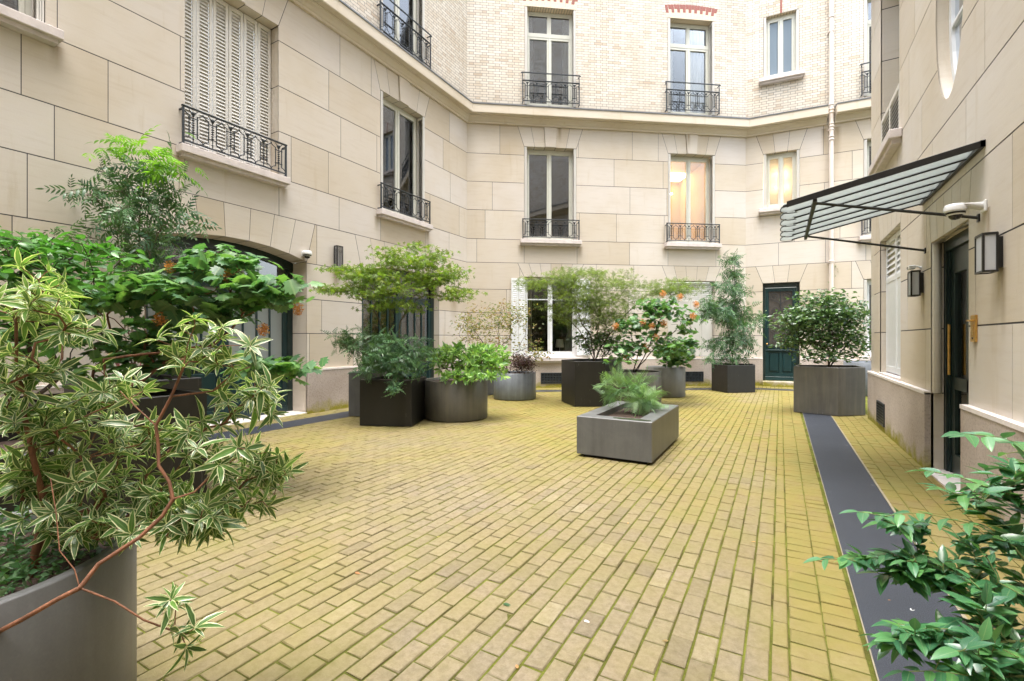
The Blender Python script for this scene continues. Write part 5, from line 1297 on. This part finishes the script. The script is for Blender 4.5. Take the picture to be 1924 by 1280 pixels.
# left group
p3 = [xy(676, 801), xy(773, 803)]; dv = p3[1] - p3[0]; L3 = np.linalg.norm(dv); dv /= L3; nv_ = np.array([-dv[1], dv[0]])
sq3 = [p3[0], p3[1], p3[1] + nv_ * .80, p3[0] + nv_ * .80]; planter_poly([tuple(q) for q in sq3], .72, M['blk'], 'black square planter holding the layered maple and dark feathery shrub')
a_ = xy(655, 783); planter_poly([tuple(a_), tuple(a_ + dv * .62), tuple(a_ + dv * .62 + nv_ * .5), tuple(a_ + nv_ * .5)], .78, M['conc'], 'grey square planter standing against the wall behind the black maple planter')
r4 = .545; c4 = xy(857, 795); vdir = c4 / np.linalg.norm(c4); c4 = c4 + vdir * r4; planter_round(0, 0, 0, r4, .665, M['conc_warm'], 'wide round olive-grey planter full of pale green rosettes', loc=c4)
r5 = .485; c5 = xy(967, 754); c5 = c5 + c5 / np.linalg.norm(c5) * r5; planter_round(0, 0, 0, r5, .60, M['conc_blue'], 'low round blue-grey planter with the dark purple shrub', loc=c5)
q5 = xy(921, 743); planter_poly(hexa(q5 + np.array([-.30, .12]), .36, .4, 6), .64, M['conc'], 'dark grey planter just showing between the two round planters')
h6 = [xy(1055, 755), xy(1080, 765), xy(1137, 764.5), xy(1168, 754)]; b6 = h6[3] + (h6[0] - h6[1]) * 1.0; planter_poly([tuple(q) for q in h6] + [tuple(h6[3] + np.array([-.45, .55])), tuple(h6[0] + np.array([.15, .60]))], .912, M['blk'], 'tall black faceted planter holding the pale lace-leaf maple')
c7 = xy(1190, 768); c7 = c7 + c7 / np.linalg.norm(c7) * .56; planter_round(0, 0, 0, .555, .70, M['conc_warm'], 'round brown-grey planter under the orange-flowered hydrangea', loc=c7, soil=.88)
c8 = xy(1250, 748); c8 = c8 + c8 / np.linalg.norm(c8) * .45; planter_round(0, 0, 0, .455, .70, M['conc_pale'], 'pale grey round planter behind the hydrangea planter', loc=c8)
c9 = (xy(1337, 735) + xy(1419, 738)) / 2 + np.array([-.22, .42]); h9 = [xy(1337, 734), xy(1367, 739), xy(1419, 738)]
planter_poly([tuple(h9[0]), tuple(h9[1]), tuple(h9[2]), tuple(h9[2] + np.array([-.05, .75])), tuple(h9[1] + np.array([-.25, 1.1])), tuple(h9[0] + np.array([.0, .6]))], .70, M['blk'], 'black faceted planter beside the dark green service door')
h10 = [xy(1491, 775), xy(1575, 783), xy(1631, 781)]; planter_poly([tuple(h10[0]), tuple(h10[1]), tuple(h10[2] - np.array([.04, .02])), tuple(h10[2] + np.array([-.10, .72])), tuple(h10[1] + np.array([-.05, 1.0])), tuple(h10[0] + np.array([.08, .6]))], .855, M['conc_warm'], 'large grey faceted planter at the corner of the entrance wing')
p11 = WT.w(1.9, -1.0)[:2]; planter_round(0, 0, 0, .62, .80, M['conc_blue'], 'blue-grey planter behind the corner camellia planter, by the far wall', loc=WT.w(2.75, -1.35)[:2])
box8 = planter_poly([(-2.04, 5.043), (-1.187, 5.043), (-1.187, 6.57), (-2.04, 6.57)], .465, M['conc'], 'low rectangular grey trough standing alone on the open paving', soil=.86, wall=.17, feet=.035)
ft = MB(); ft.box(-.36, .36, -.70, .70, .0, .034); ft.build('foot', M['blackmetal'], box8, (-1.6135, 5.8065, 0))
ws = MB(); ws.add([(-1.43 + .21 * math.cos(a) * (1 + .08 * math.sin(3 * a)), 5.135 + .058 * math.sin(a) * (1 + .1 * math.sin(5 * a)), .4665) for a in [2 * math.pi * k / 36 for k in range(36)]], [tuple(range(36))])
ws.build('water_stain', M['wet'], box8, (0, 0, 0))
rp = uvpt(1.66, 1.12); planter_round(0, 0, 0, .30, .50, M['conc'], 'grey planter at the foreground edge holding the glossy-leaved shrub', loc=rp)

# ---- plants
def P_(px, py, D): return at(px, py, D)
def base_at(xy_, z): return (float(xy_[0]), float(xy_[1]), float(z))

# foreground variegated shrub
b = base_at(fg, .58); root = plant('variegated_shrub', 'cream-edged variegated shrub with twisting red-brown branches in the foreground', 'shrub', base=b); b = np.array(b)
stems = [[b + [.0, .0, -.02], P_(-60, 1230, 1.25), P_(40, 1165, 1.22), P_(110, 1125, 1.24), P_(150, 1105, 1.26), P_(185, 1060, 1.30), P_(262, 1010, 1.36), P_(305, 970, 1.40), P_(325, 938, 1.42), P_(318, 905, 1.43), P_(298, 875, 1.44), P_(293, 800, 1.46), P_(322, 745, 1.48), P_(345, 690, 1.50), P_(365, 615, 1.52)],
         [P_(150, 1105, 1.26), P_(140, 1070, 1.27), P_(112, 1035, 1.28), P_(105, 960, 1.30), P_(95, 900, 1.33)],
         [P_(325, 938, 1.42), P_(365, 925, 1.46), P_(400, 890, 1.52), P_(445, 860, 1.58), P_(500, 850, 1.66)],
         [P_(322, 745, 1.48), P_(400, 735, 1.55), P_(440, 700, 1.60), P_(470, 690, 1.64)],
         [P_(293, 800, 1.46), P_(250, 760, 1.46), P_(225, 735, 1.46)],
         [P_(150, 1105, 1.26), P_(215, 1130, 1.27), P_(270, 1165, 1.28), P_(318, 1183, 1.30)],
         [b + [.05, .05, -.02], P_(60, 1080, 1.5), P_(85, 960, 1.5), P_(55, 820, 1.45), P_(30, 700, 1.42), P_(35, 560, 1.4)],
         [b + [-.1, .1, -.02], P_(150, 960, 1.7), P_(160, 860, 1.7), P_(190, 770, 1.75)]]
cl = [((385, 660, 1.55), (110, 60), .08, 12), ((200, 735, 1.55), (95, 45), .15, 8), ((470, 745, 1.62), (75, 45), .10, 10), ((180, 800, 1.65), (185, 65), .2, 24), ((380, 830, 1.55), (120, 55), .12, 14), ((130, 890, 1.6), (150, 55), .2, 20),
      ((475, 880, 1.72), (72, 45), .12, 13), ((400, 945, 1.66), (110, 30), .12, 12), ((365, 985, 1.5), (70, 35), .08, 10), ((50, 560, 1.42), (85, 60), .12, 12), ((130, 610, 1.5), (80, 35), .12, 7), ((40, 700, 1.42), (75, 60), .12, 12),
      ((250, 930, 1.6), (130, 45), .12, 14), ((230, 990, 1.5), (120, 30), .10, 9), ((350, 975, 1.52), (95, 28), .08, 16), ((120, 985, 1.45), (90, 30), .08, 8), ((505, 900, 1.72), (50, 30), .1, 8), ((60, 800, 1.5), (90, 60), .12, 18), ((50, 900, 1.55), (80, 40), .12, 12), ((100, 560, 1.6), (60, 30), .1, 4)]
tips = ell(cl, 420) + [P_(318, 1183, 1.30), P_(365, 1180, 1.31), P_(350, 1215, 1.30), P_(320, 1128, 1.29), P_(330, 1140, 1.31), P_(365, 600, 1.52)]
N, par, ends, _ = skeleton(stems, tips, .06, .12, .004)
branches('branches', N, par, M['bark_red'], root, tuple(b), .0015, .46, .019, 8)
A = lv_rosette([N[e] for e in ends], tdirs(N, par, ends), 8, .064, 1.15, .10, 1, .35)
B2 = lv_rosette([N[par[e]] for e in ends[::2]], tdirs(N, par, ends[::2]), 4, .058, 1.4, .0, 1)
A = [a + c for a, c in zip(A, B2)]
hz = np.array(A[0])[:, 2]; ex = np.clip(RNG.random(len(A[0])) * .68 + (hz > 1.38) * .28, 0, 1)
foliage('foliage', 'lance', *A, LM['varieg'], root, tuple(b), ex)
# low ground cover in the same planter
gr_ = plant('ground_cover_plant', 'low small-leaved plant carpeting the soil of the round foreground planter', 'plant', base=base_at(fg, .585)); b = np.array(base_at(fg, .585)); tp = []
for _ in range(420): a, r = RNG.random() * 6.28, .44 * RNG.random() ** .5; tp.append(b + [r * math.cos(a), r * math.sin(a), .02 + .09 * RNG.random()])
foliage('foliage', 'dot', *lv_cloud(tp, 7, .05, .028, .6, .8), LM['ground'], gr_, tuple(b))

def shrub(name, label, xy0, z0, cl, ntips, tpl, mat, leafgen, bark='bark', stems=None, rt=.0025, power=.45, rmax=.02, step=.12, up=.2, cat='shrub', group=None, extra=None, jit=.012, sides=5):
    b = base_at(xy0, z0); root = plant(name, label, cat, group, b); b = np.array(b)
    tips = ell(cl, ntips) + ([q_[-1] for q_ in stems] if stems else []); st = stems or [[b, b + [.02, .02, .12]]]
    N, par, ends, _ = skeleton(st, tips, step, up, jit); branches('branches', N, par, M[bark], root, tuple(b), rt, power, rmax, sides)
    L_ = leafgen(N, par, ends); foliage('foliage', tpl, *L_, LM[mat], root, tuple(b), extra(L_) if extra else None)
    return root, N, par, ends
c_of = lambda poly: np.mean(np.array(poly), 0)
def flowers(root, base, spots, r, n=60):
    """dried flower heads: petal clusters that share one mesh"""
    first = None; b = np.array(base)
    for i, p in enumerate(spots):
        if first is None:
            v = np.array([rnd_dir() * np.array([1, 1, 1.2]) * r * RNG.random() ** .5 for _ in range(n)])
            first = foliage('flower_head', 'dot', v + p, [rnd_dir() for _ in range(n)], [rnd_dir() for _ in range(n)], [r * .5] * n, LM['petal'], root, tuple(p))
        else: copy_to(first, root, tuple(p), RNG.random() * 6)

# oak-leaf hydrangea in front of the carriage door
b0 = c_of(bk1); bb = np.array(base_at(b0, .84)); st = [[bb, bb + [.05, -.05, .35], P_(395, 650, 4.3), P_(450, 600, 4.3), P_(520, 570, 4.3)], [bb, P_(345, 650, 4.4), P_(360, 560, 4.3), P_(350, 500, 4.3)], [bb, P_(265, 660, 4.5), P_(215, 600, 4.5), P_(150, 570, 4.4)], [bb, P_(400, 740, 4.3), P_(470, 700, 4.1)]]
cl = [((490, 535, 4.2), (85, 30), .25, 22), ((400, 490, 4.3), (85, 32), .25, 18), ((300, 545, 4.2), (95, 40), .3, 24), ((170, 555, 4.2), (105, 35), .3, 20), ((420, 580, 4.3), (80, 35), .25, 14), ((520, 690, 3.9), (55, 22), .15, 10), ((300, 640, 4.3), (115, 60), .35, 24), ((130, 640, 4.3), (100, 45), .3, 14), ((230, 720, 4.3), (110, 50), .35, 16)]
root, N, par, ends = shrub('hydrangea', 'large lobed-leaf hydrangea with dried orange flowers spreading before the carriage door', b0, .84, cl, 195, 'oak', 'hydr', lambda N, p, e: lv_cloud([N[k] for k in e], 7, .18, .125, .30, .42, .28), 'bark_red', st, .0035, .42, .018, .14, .1)
flowers(root, bb, [P_(320, 503, 4.15), P_(560, 582, 4.1), P_(495, 620, 4.0), P_(424, 517, 4.1), P_(300, 600, 4.0), P_(372, 505, 4.3)],   .05, 130)
# tall nandina against the wall
b0 = c_of(bk2); cl = [((265, 400, 5.6), (110, 75), .45, 40), ((250, 330, 5.6), (95, 30), .4, 12), ((175, 350, 5.5), (75, 30), .3, 8), ((260, 480, 5.6), (95, 60), .4, 26), ((330, 400, 5.5), (60, 40), .3, 9), ((130, 440, 5.4), (60, 22), .3, 3)]
bb = np.array(base_at(b0, .84)); st = [[bb + [.05, 0, 0], P_(242, 560, 5.6), P_(262, 420, 5.6), P_(275, 320, 5.6)], [bb, P_(225, 560, 5.6), P_(222, 430, 5.6)], [bb + [.1, .1, 0], P_(270, 500, 5.6), P_(292, 370, 5.6)]]
shrub('feathery_shrub', 'tallest feathery bamboo-like shrub, rising against the stone wall left of the carriage door arch', b0, .84, cl, 95, 'nandina', 'nand', lambda N, p, e: lv_rosette([N[k] for k in e], tdirs(N, p, e), 5, .22, 1.25, .0), 'bark', st, .003, .42, .016, .14, .15)
o = [P_(230 + 28 * RNG.normal(), 275 + 12 * RNG.normal(), 5.5 + .15 * RNG.normal()) for _ in range(34)] + [P_(320 + 22 * RNG.normal(), 310 + 14 * RNG.normal(), 5.4) for _ in range(26)] + [P_(350, 250, 5.5)]
rt_ = [q for q in bpy.data.objects if q.name == 'feathery_shrub'][0]; foliage('young_foliage', 'nandina', o, [rnd_dir() * [1, 1, .3] + UPV * .1 for _ in o], [UPV + rnd_dir() * .2 for _ in o], [.24 * (1 + .2 * RNG.normal()) for _ in o], LM['nandlime'], rt_, tuple(bb))
# broad green shrub at the far left
b0 = c_of(bk3); bb = np.array(base_at(b0, .70)); cl = [((60, 470, 3.2), (120, 42), .35, 26), ((170, 480, 3.5), (80, 26), .3, 12), ((90, 530, 3.2), (120, 42), .35, 24), ((60, 620, 3.2), (110, 55), .35, 20), ((-60, 520, 3.0), (60, 80), .3, 10)]
st = [[bb, P_(60, 720, 3.2), P_(50, 600, 3.2), P_(40, 500, 3.2)], [bb, P_(130, 700, 3.3), P_(150, 560, 3.4)]]
shrub('broadleaf_shrub', 'bright green broad-leaved shrub behind the variegated one, beside the stone wall', b0, .70, cl, 170, 'ovate3', 'broad', lambda N, p, e: lv_cloud([N[k] for k in e], 9, .12, .085, .35, .5, .15), 'bark_dark', st, .003, .42, .016, .12, .1)
# small plant with red stems low between them
b = base_at((b0[0] - .1, b0[1] + .2), .70)
root = plant('red_stemmed_plant', 'small plant with crimson stems half hidden in the shade between the black planters', 'plant', base=base_at(c_of(bk2), .84)); rb_ = MB(); bb = np.array(base_at(c_of(bk2), .84))
for k in range(9):
    a = RNG.random() * 6.28; q = np.array([math.cos(a), math.sin(a), 0]); rb_.tube([np.zeros(3) + q * .05, q * .14 + UPV * .16, q * .22 + UPV * .34 * (1 + .3 * RNG.random())], [.006, .005, .003], 6)
rb_.build('stems', simple('crimson_stem', (.30, .02, .03), .5), root, tuple(bb)); pp = [bb + rnd_dir() * [.2, .2, .05] + UPV * .36 for _ in range(26)]
foliage('foliage', 'ovate', pp, [rnd_dir() * [1, 1, .3] for _ in pp], [UPV + rnd_dir() * .3 for _ in pp], [.10] * 26, LM['autumn'], root, tuple(bb))

# layered maple + dark nandina in the black planter
cm = c_of(sq3); bb = np.array(base_at(cm, .66)); st = [[bb, P_(733, 610, 7.7), P_(735, 560, 7.7), P_(760, 520, 7.6)], [bb + [.03, 0, 0], P_(712, 600, 7.7), P_(690, 560, 7.7), P_(660, 520, 7.6)], [bb + [0, .04, 0], P_(750, 620, 7.7), P_(772, 560, 7.7), P_(820, 530, 7.6)]]
cl = [((770, 488, 7.6), (78, 29), .5, 28), ((690, 515, 7.6), (62, 19), .45, 16), ((820, 520, 7.6), (60, 20), .5, 16), ((640, 543, 7.5), (52, 12), .3, 9), ((730, 545, 7.6), (98, 29), .5, 30), ((862, 552, 7.5), (36, 13), .3, 9), ((745, 575, 7.6), (68, 12), .4, 10), ((800, 505, 7.6), (80, 29), .5, 12), ((655, 505, 7.6), (36, 14), .3, 5)]
shrub('maple', 'broad flat-topped maple with layered yellow-green leaves beside the arched glazed door', cm, .66, cl, 250, 'maple', 'maple', lambda N, p, e: lv_cloud([N[k] for k in e], 18, .24, .062, .18, .6, .15), 'bark', st, .0022, .45, .016, .12, .06, cat='tree')
cl = [((720, 655, 7.35), (78, 40), .35, 50), ((660, 645, 7.4), (46, 26), .3, 14), ((740, 690, 7.2), (60, 28), .3, 22), ((790, 665, 7.3), (36, 30), .3, 14), ((690, 690, 7.2), (34, 22), .2, 8), ((740, 728, 6.98), (10, 14), .06, 3)]
shrub('feathery_shrub', 'dark green feathery shrub spilling over the black planter beneath the layered maple', cm, .66, cl, 220, 'nandina', 'nand', lambda N, p, e: lv_rosette([N[k] for k in e], tdirs(N, p, e), 5, .15, 1.2, .05), 'bark', None, .002, .42, .010, .10, .2)
# pale rosettes
bb = base_at(c4, .60); cl = [((885, 672, 7.9), (74, 26), .42, 90), ((925, 678, 7.9), (40, 24), .3, 24), ((835, 676, 7.9), (28, 24), .3, 16), ((885, 706, 7.55), (66, 9), .15, 26)]
shrub('rosette_shrub', 'dense low shrub of pale green leaf rosettes in the wide round planter', c4, .60, cl, 300, 'spoon', 'pitt', lambda N, p, e: lv_rosette([N[k] for k in e], tdirs(N, p, e), 8, .115, 1.0, .2), 'bark', None, .003, .42, .012, .10, .2)
# thin autumn shrub and purple shrub in the blue-grey planter
bb = np.array(base_at(c5 + np.array([-.25, .2]), .55)); st = [[bb, P_(936, 650, 10.9), P_(937, 600, 10.9), P_(942, 575, 10.9)], [bb, P_(905, 640, 10.8), P_(885, 612, 10.8)], [bb, P_(965, 665, 10.8), P_(1000, 648, 10.7)]]
cl = [((930, 600, 10.9), (66, 36), .5, 44), ((885, 620, 10.7), (36, 28), .4, 14), ((975, 600, 10.8), (30, 34), .4, 10), ((995, 655, 10.6), (32, 22), .3, 8), ((930, 640, 10.8), (60, 18), .4, 10), ((1020, 668, 10.4), (22, 8), .2, 4)]
shrub('autumn_shrub', 'airy thin-branched shrub with sparse yellow and green leaves before the far window', c5 + np.array([-.25, .2]), .55, cl, 170, 'ovate3', 'autumn', lambda N, p, e: lv_cloud([N[k] for k in e], 12, .22, .065, .5, .6, .1), 'bark_dark', st, .0024, .42, .010, .12, .1)
cl = [((982, 684, 10.4), (24, 18), .22, 50)]
shrub('purple_shrub', 'small dark purple shrub in the blue-grey planter', c5 + np.array([.12, -.1]), .55, cl, 110, 'dot', 'purple', lambda N, p, e: lv_cloud([N[k] for k in e], 16, .12, .045, .8, .9, 0), 'bark_dark', None, .002, .4, .008, .08, .3)
# lace-leaf maple and dark shrub in the tall black planter
c6 = np.mean(np.array(h6), 0) + np.array([-.05, .3]); bb = np.array(base_at(c6, .86)); st = [[bb, P_(1112, 640, 9.8), P_(1090, 600, 9.8), P_(1072, 565, 9.8), P_(1065, 530, 9.8)], [bb, P_(1105, 650, 9.8), P_(1080, 612, 9.8), P_(1050, 590, 9.8)], [bb, P_(1118, 650, 9.8), P_(1125, 600, 9.8), P_(1105, 560, 9.8)], [bb, P_(1130, 650, 9.8), P_(1160, 610, 9.8), P_(1200, 568, 9.9), P_(1240, 545, 10)], [bb, P_(1122, 640, 9.8), P_(1128, 590, 9.8), P_(1120, 540, 9.8)]]
cl = [((1110, 585, 9.8), (72, 30), .5, 30), ((1080, 560, 9.8), (70, 24), .5, 22), ((1065, 522, 9.8), (66, 19), .5, 26), ((1135, 525, 9.8), (72, 22), .5, 22), ((1010, 533, 9.7), (34, 13), .3, 8), ((1090, 555, 9.8), (60, 26), .5, 14), ((1150, 565, 9.8), (52, 42), .5, 16), ((1140, 600, 9.8), (44, 32), .4, 12), ((1255, 538, 10.), (56, 19), .4, 18), ((1190, 548, 9.9), (50, 22), .4, 10), ((1070, 600, 9.8), (34, 22), .3, 6), ((1290, 545, 10), (24, 13), .3, 5)]
shrub('maple', 'pale green lace-leaf maple fanning out from the tall black faceted planter', c6, .86, cl, 420, 'dissect', 'dissect', lambda N, p, e: lv_cloud([N[k] for k in e], 17, .26, .08, .26, .6, .2), 'bark', st, .0022, .45, .016, .12, .06, cat='tree')
cl = [((1130, 640, 10.0), (52, 32), .35, 60)]
shrub('dark_shrub', 'dense dark green shrub under the lace-leaf maple', c6 + np.array([.1, .2]), .86, cl, 150, 'ovate3', 'camel', lambda N, p, e: lv_cloud([N[k] for k in e], 9, .14, .07, .6, .7, .1), 'bark_dark', None, .0025, .42, .010, .10, .2)
# hydrangea with orange flowers
bb = np.array(base_at(c7, .62)); st = [[bb, P_(1215, 660, 9.4), P_(1235, 610, 9.4), P_(1250, 575, 9.4)], [bb, P_(1225, 660, 9.5), P_(1265, 625, 9.5), P_(1290, 600, 9.5)], [bb, P_(1200, 660, 9.4), P_(1180, 620, 9.4)], [bb, P_(1195, 680, 9.3), P_(1170, 660, 9.3)]]
cl = [((1240, 580, 9.4), (52, 22), .35, 26), ((1200, 610, 9.4), (46, 26), .35, 22), ((1285, 600, 9.5), (28, 28), .3, 14), ((1180, 655, 9.3), (30, 18), .25, 12), ((1235, 645, 9.3), (50, 20), .3, 18), ((1170, 675, 9.2), (24, 12), .2, 6), ((1275, 655, 9.6), (34, 16), .3, 10)]
root, N, par, ends = shrub('hydrangea', 'lobed-leaf hydrangea dotted with orange flower heads on the open side of the lace-leaf maple', c7, .62, cl, 150, 'oak', 'hydr', lambda N, p, e: lv_cloud([N[k] for k in e], 6, .17, .10, .35, .55, .3), 'bark_dark', st, .003, .42, .014, .12, .1)
flowers(root, bb, [P_(x, y, 9.15) for x, y in ((1245, 552), (1278, 558), (1308, 572), (1303, 594), (1207, 606), (1157, 613), (1225, 613), (1246, 608), (1232, 634), (1213, 652), (1177, 670))], .062, 130)
cl = [((1262, 668, 10.9), (34, 18), .35, 20), ((1290, 650, 10.9), (22, 14), .3, 8)]
shrub('small_hydrangea', 'small leafy hydrangea in the pale round planter against the far wall', c8, .63, cl, 60, 'oak', 'hydr', lambda N, p, e: lv_cloud([N[k] for k in e], 6, .16, .12, .4, .55, .3), 'bark_dark', None, .003, .42, .010, .12, .2)
# conical nandina beside the service door
c9b = (h9[0] + h9[2]) / 2 + np.array([-.05, .55]); bb = np.array(base_at(c9b, .64)); D9 = 12.6
st = [[bb, P_(1376, 620, D9), P_(1380, 540, D9), P_(1380, 480, D9)], [bb, P_(1368, 620, D9), P_(1355, 570, D9)], [bb, P_(1388, 620, D9), P_(1400, 580, D9)]]
cl = [((1378, 486, D9), (26, 7), .2, 5), ((1378, 512, D9), (34, 12), .3, 8), ((1375, 545, D9), (42, 20), .4, 18), ((1360, 585, D9), (50, 24), .5, 30), ((1390, 600, D9), (46, 30), .5, 28), ((1370, 640, D9), (50, 24), .5, 30), ((1335, 570, D9), (26, 24), .3, 8), ((1362, 672, 12.3), (42, 12), .3, 12)]
shrub('feathery_shrub', 'cone-shaped feathery shrub with blue-green leaves beside the green service door', c9b, .64, cl, 210, 'nandina', 'nand', lambda N, p, e: lv_rosette([N[k] for k in e], tdirs(N, p, e), 5, .25, 1.4, -.1), 'bark_dark', st, .003, .42, .014, .14, .1)
# camellia at the corner
c10 = np.mean(np.array(h10), 0) + np.array([-.03, .4]); bb = np.array(base_at(c10, .80)); D0 = 8.75
st = [[bb, P_(1555, 655, D0), P_(1530, 620, D0), P_(1510, 590, D0)], [bb, P_(1572, 655, D0), P_(1580, 610, D0), P_(1590, 570, D0)], [bb, P_(1565, 655, D0), P_(1552, 600, D0), P_(1548, 565, D0)], [bb, P_(1580, 660, D0), P_(1612, 620, D0), P_(1625, 590, D0)]]
cl = [((1545, 590, D0), (62, 28), .5, 56), ((1497, 605, D0), (46, 24), .35, 30), ((1595, 595, D0), (38, 34), .4, 28), ((1560, 635, D0), (62, 24), .45, 36), ((1490, 640, D0), (34, 14), .3, 12), ((1540, 668, 8.5), (46, 8), .25, 8), ((1608, 650, D0), (26, 22), .3, 10), ((1550, 560, D0), (56, 10), .4, 12)]
shrub('camellia', 'rounded glossy camellia in the faceted grey planter at the wing corner', c10, .80, cl, 400, 'ovate3', 'camel', lambda N, p, e: lv_cloud([N[k] for k in e], 15, .22, .082, .55, .6, .15), 'bark_dark', st, .003, .42, .012, .12, .1)
cv = WT.w(2.75, -1.35)[:2]; bb = np.array(base_at(cv, .74)); D1 = 12.9
cl = [((1572, 515, D1), (8, 22), .1, 9), ((1578, 560, D1), (14, 20), .1, 4)]
shrub('climbing_sprig', 'thin climbing sprig with few leaves rising beside the drainpipe', cv, .74, cl, 15, 'ovate3', 'broad', lambda N, p, e: lv_cloud([N[k] for k in e], 3, .14, .075, .6, .6, .2), 'bark', [[bb, P_(1600, 620, D1), P_(1578, 560, D1), P_(1570, 505, D1)]], .003, .4, .008, .12, .1, cat='plant')
# mahonia in the trough
c8b = np.array([-1.60, 5.95]); bb = np.array(base_at(c8b, .41)); D2 = 5.95
cl = [((1172, 722, D2), (40, 14), .22, 10), ((1215, 752, D2 - .1), (34, 10), .2, 9), ((1160, 735, D2), (26, 14), .2, 6), ((1200, 742, D2), (30, 14), .2, 6)]
shrub('mahonia', 'spiky fine-leaved bright green mahonia in the low rectangular trough', c8b, .41, cl, 26, 'mahonia', 'maho', lambda N, p, e: lv_rosette([N[k] for k in e], tdirs(N, p, e), 7, .20, 1.12, .12), 'bark', [[bb, bb + [.0, .05, .18]], [bb, bb + [.22, .02, .12]]], .006, .4, .014, .1, .2)

# glossy shrub at the right edge of the foreground
b = np.array(base_at(rp, .46)); D = 1.25
st = [[b, P_(1990, 1120, 1.3), P_(1880, 1110, 1.32), P_(1760, 1062, 1.34), P_(1640, 1048, 1.36), P_(1545, 1050, 1.38)], [b, P_(1980, 1000, 1.3), P_(1900, 930, 1.32), P_(1800, 895, 1.36), P_(1740, 885, 1.38)],
      [b, P_(1960, 980, 1.25), P_(1850, 990, 1.28), P_(1740, 965, 1.32), P_(1665, 970, 1.34), P_(1615, 962, 1.35)], [b, P_(1970, 1200, 1.2), P_(1850, 1210, 1.2), P_(1750, 1180, 1.22), P_(1680, 1172, 1.24)],
      [b, P_(1960, 1270, 1.15), P_(1820, 1270, 1.15), P_(1700, 1262, 1.18)], [b, P_(1990, 900, 1.25), P_(1950, 840, 1.22), P_(1880, 822, 1.2), P_(1810, 815, 1.2)], [b, P_(1990, 1060, 1.4), P_(1920, 1030, 1.5), P_(1820, 1020, 1.55)]]
cl = [((1700, 985, 1.38), (70, 22), .05, 10), ((1650, 1050, 1.36), (80, 14), .04, 12), ((1720, 1085, 1.34), (90, 24), .05, 14), ((1700, 1200, 1.24), (60, 22), .05, 8), ((1850, 920, 1.4), (90, 40), .12, 16), ((1860, 1010, 1.35), (90, 50), .12, 20), ((1760, 1065, 1.33), (120, 26), .07, 18), ((1880, 1120, 1.25), (80, 60), .12, 22), ((1760, 1190, 1.22), (90, 26), .07, 14), ((1860, 1230, 1.15), (100, 45), .1, 20), ((1930, 880, 1.35), (40, 40), .1, 8)]
shrub('glossy_shrub', 'glossy dark green shrub leaning in at the foreground edge over the dark paving strip', rp, .46, cl, 180, 'ovate', 'glossy', lambda N, p, e: lv_spray(N, p, e, .056, .022, 5, .12), 'twig', st, .0012, .40, .006, .05, .05, jit=.003, sides=6)

# ---- fallen bits on the paving
lf = []
def litter(px, py, size, mat, label, tpl='ovate'):
    p = xy(px, py); e = foliage('fallen_leaf', tpl, [np.array([p[0], p[1], .004])], [rnd_dir() * [1, 1, 0]], [UPV + rnd_dir() * .25], [size], mat, None, (p[0], p[1], .0)); tag(e, label, 'leaf', 'fallen leaves on the paving')
litter(667, 1077, .035, LM['petal'], 'small dried red leaf on the paving nearest the foreground planter')
litter(945, 1136, .055, LM['ground'], 'green leaf lying mid-paving in the foreground')
litter(1097, 1168, .03, M['white'], 'tiny pale petal on the open foreground paving')
litter(1256, 1206, .03, LM['autumn'], 'curled brown leaf caught in a paving joint')
litter(973, 1258, .03, LM['petal'], 'dried orange leaf closest to the bottom of the picture')
litter(1712, 1149, .045, M['white'], 'thin white petal on the dark paving strip')
litter(1665, 982, .03, M['white'], 'small white petal farther along the dark strip')
for i_, (x_, y_, w_) in enumerate(((820, 1010, 'ochre leaf flake on the middle of the paving'), (1180, 985, 'small brown leaf just before the low trough'), (1330, 900, 'tiny leaf beside the open corner of the low trough'), (560, 1010, 'dried leaf fallen from the variegated shrub'), (1420, 1020, 'pale leaf flake near the mossy border course'), (1745, 1020, 'green leaf dropped beside the entrance strip'), (700, 850, 'brown leaf in front of the black maple planter'), (940, 830, 'leaf scrap in front of the wide round planter'))):
    litter(x_, y_, .026 + .004 * (i_ % 3), (LM['autumn'], LM['petal'], LM['ground'])[i_ % 3], w_)
litter(1668, 1129, .02, LM['petal'], 'tiny reddish leaf on the dark strip')
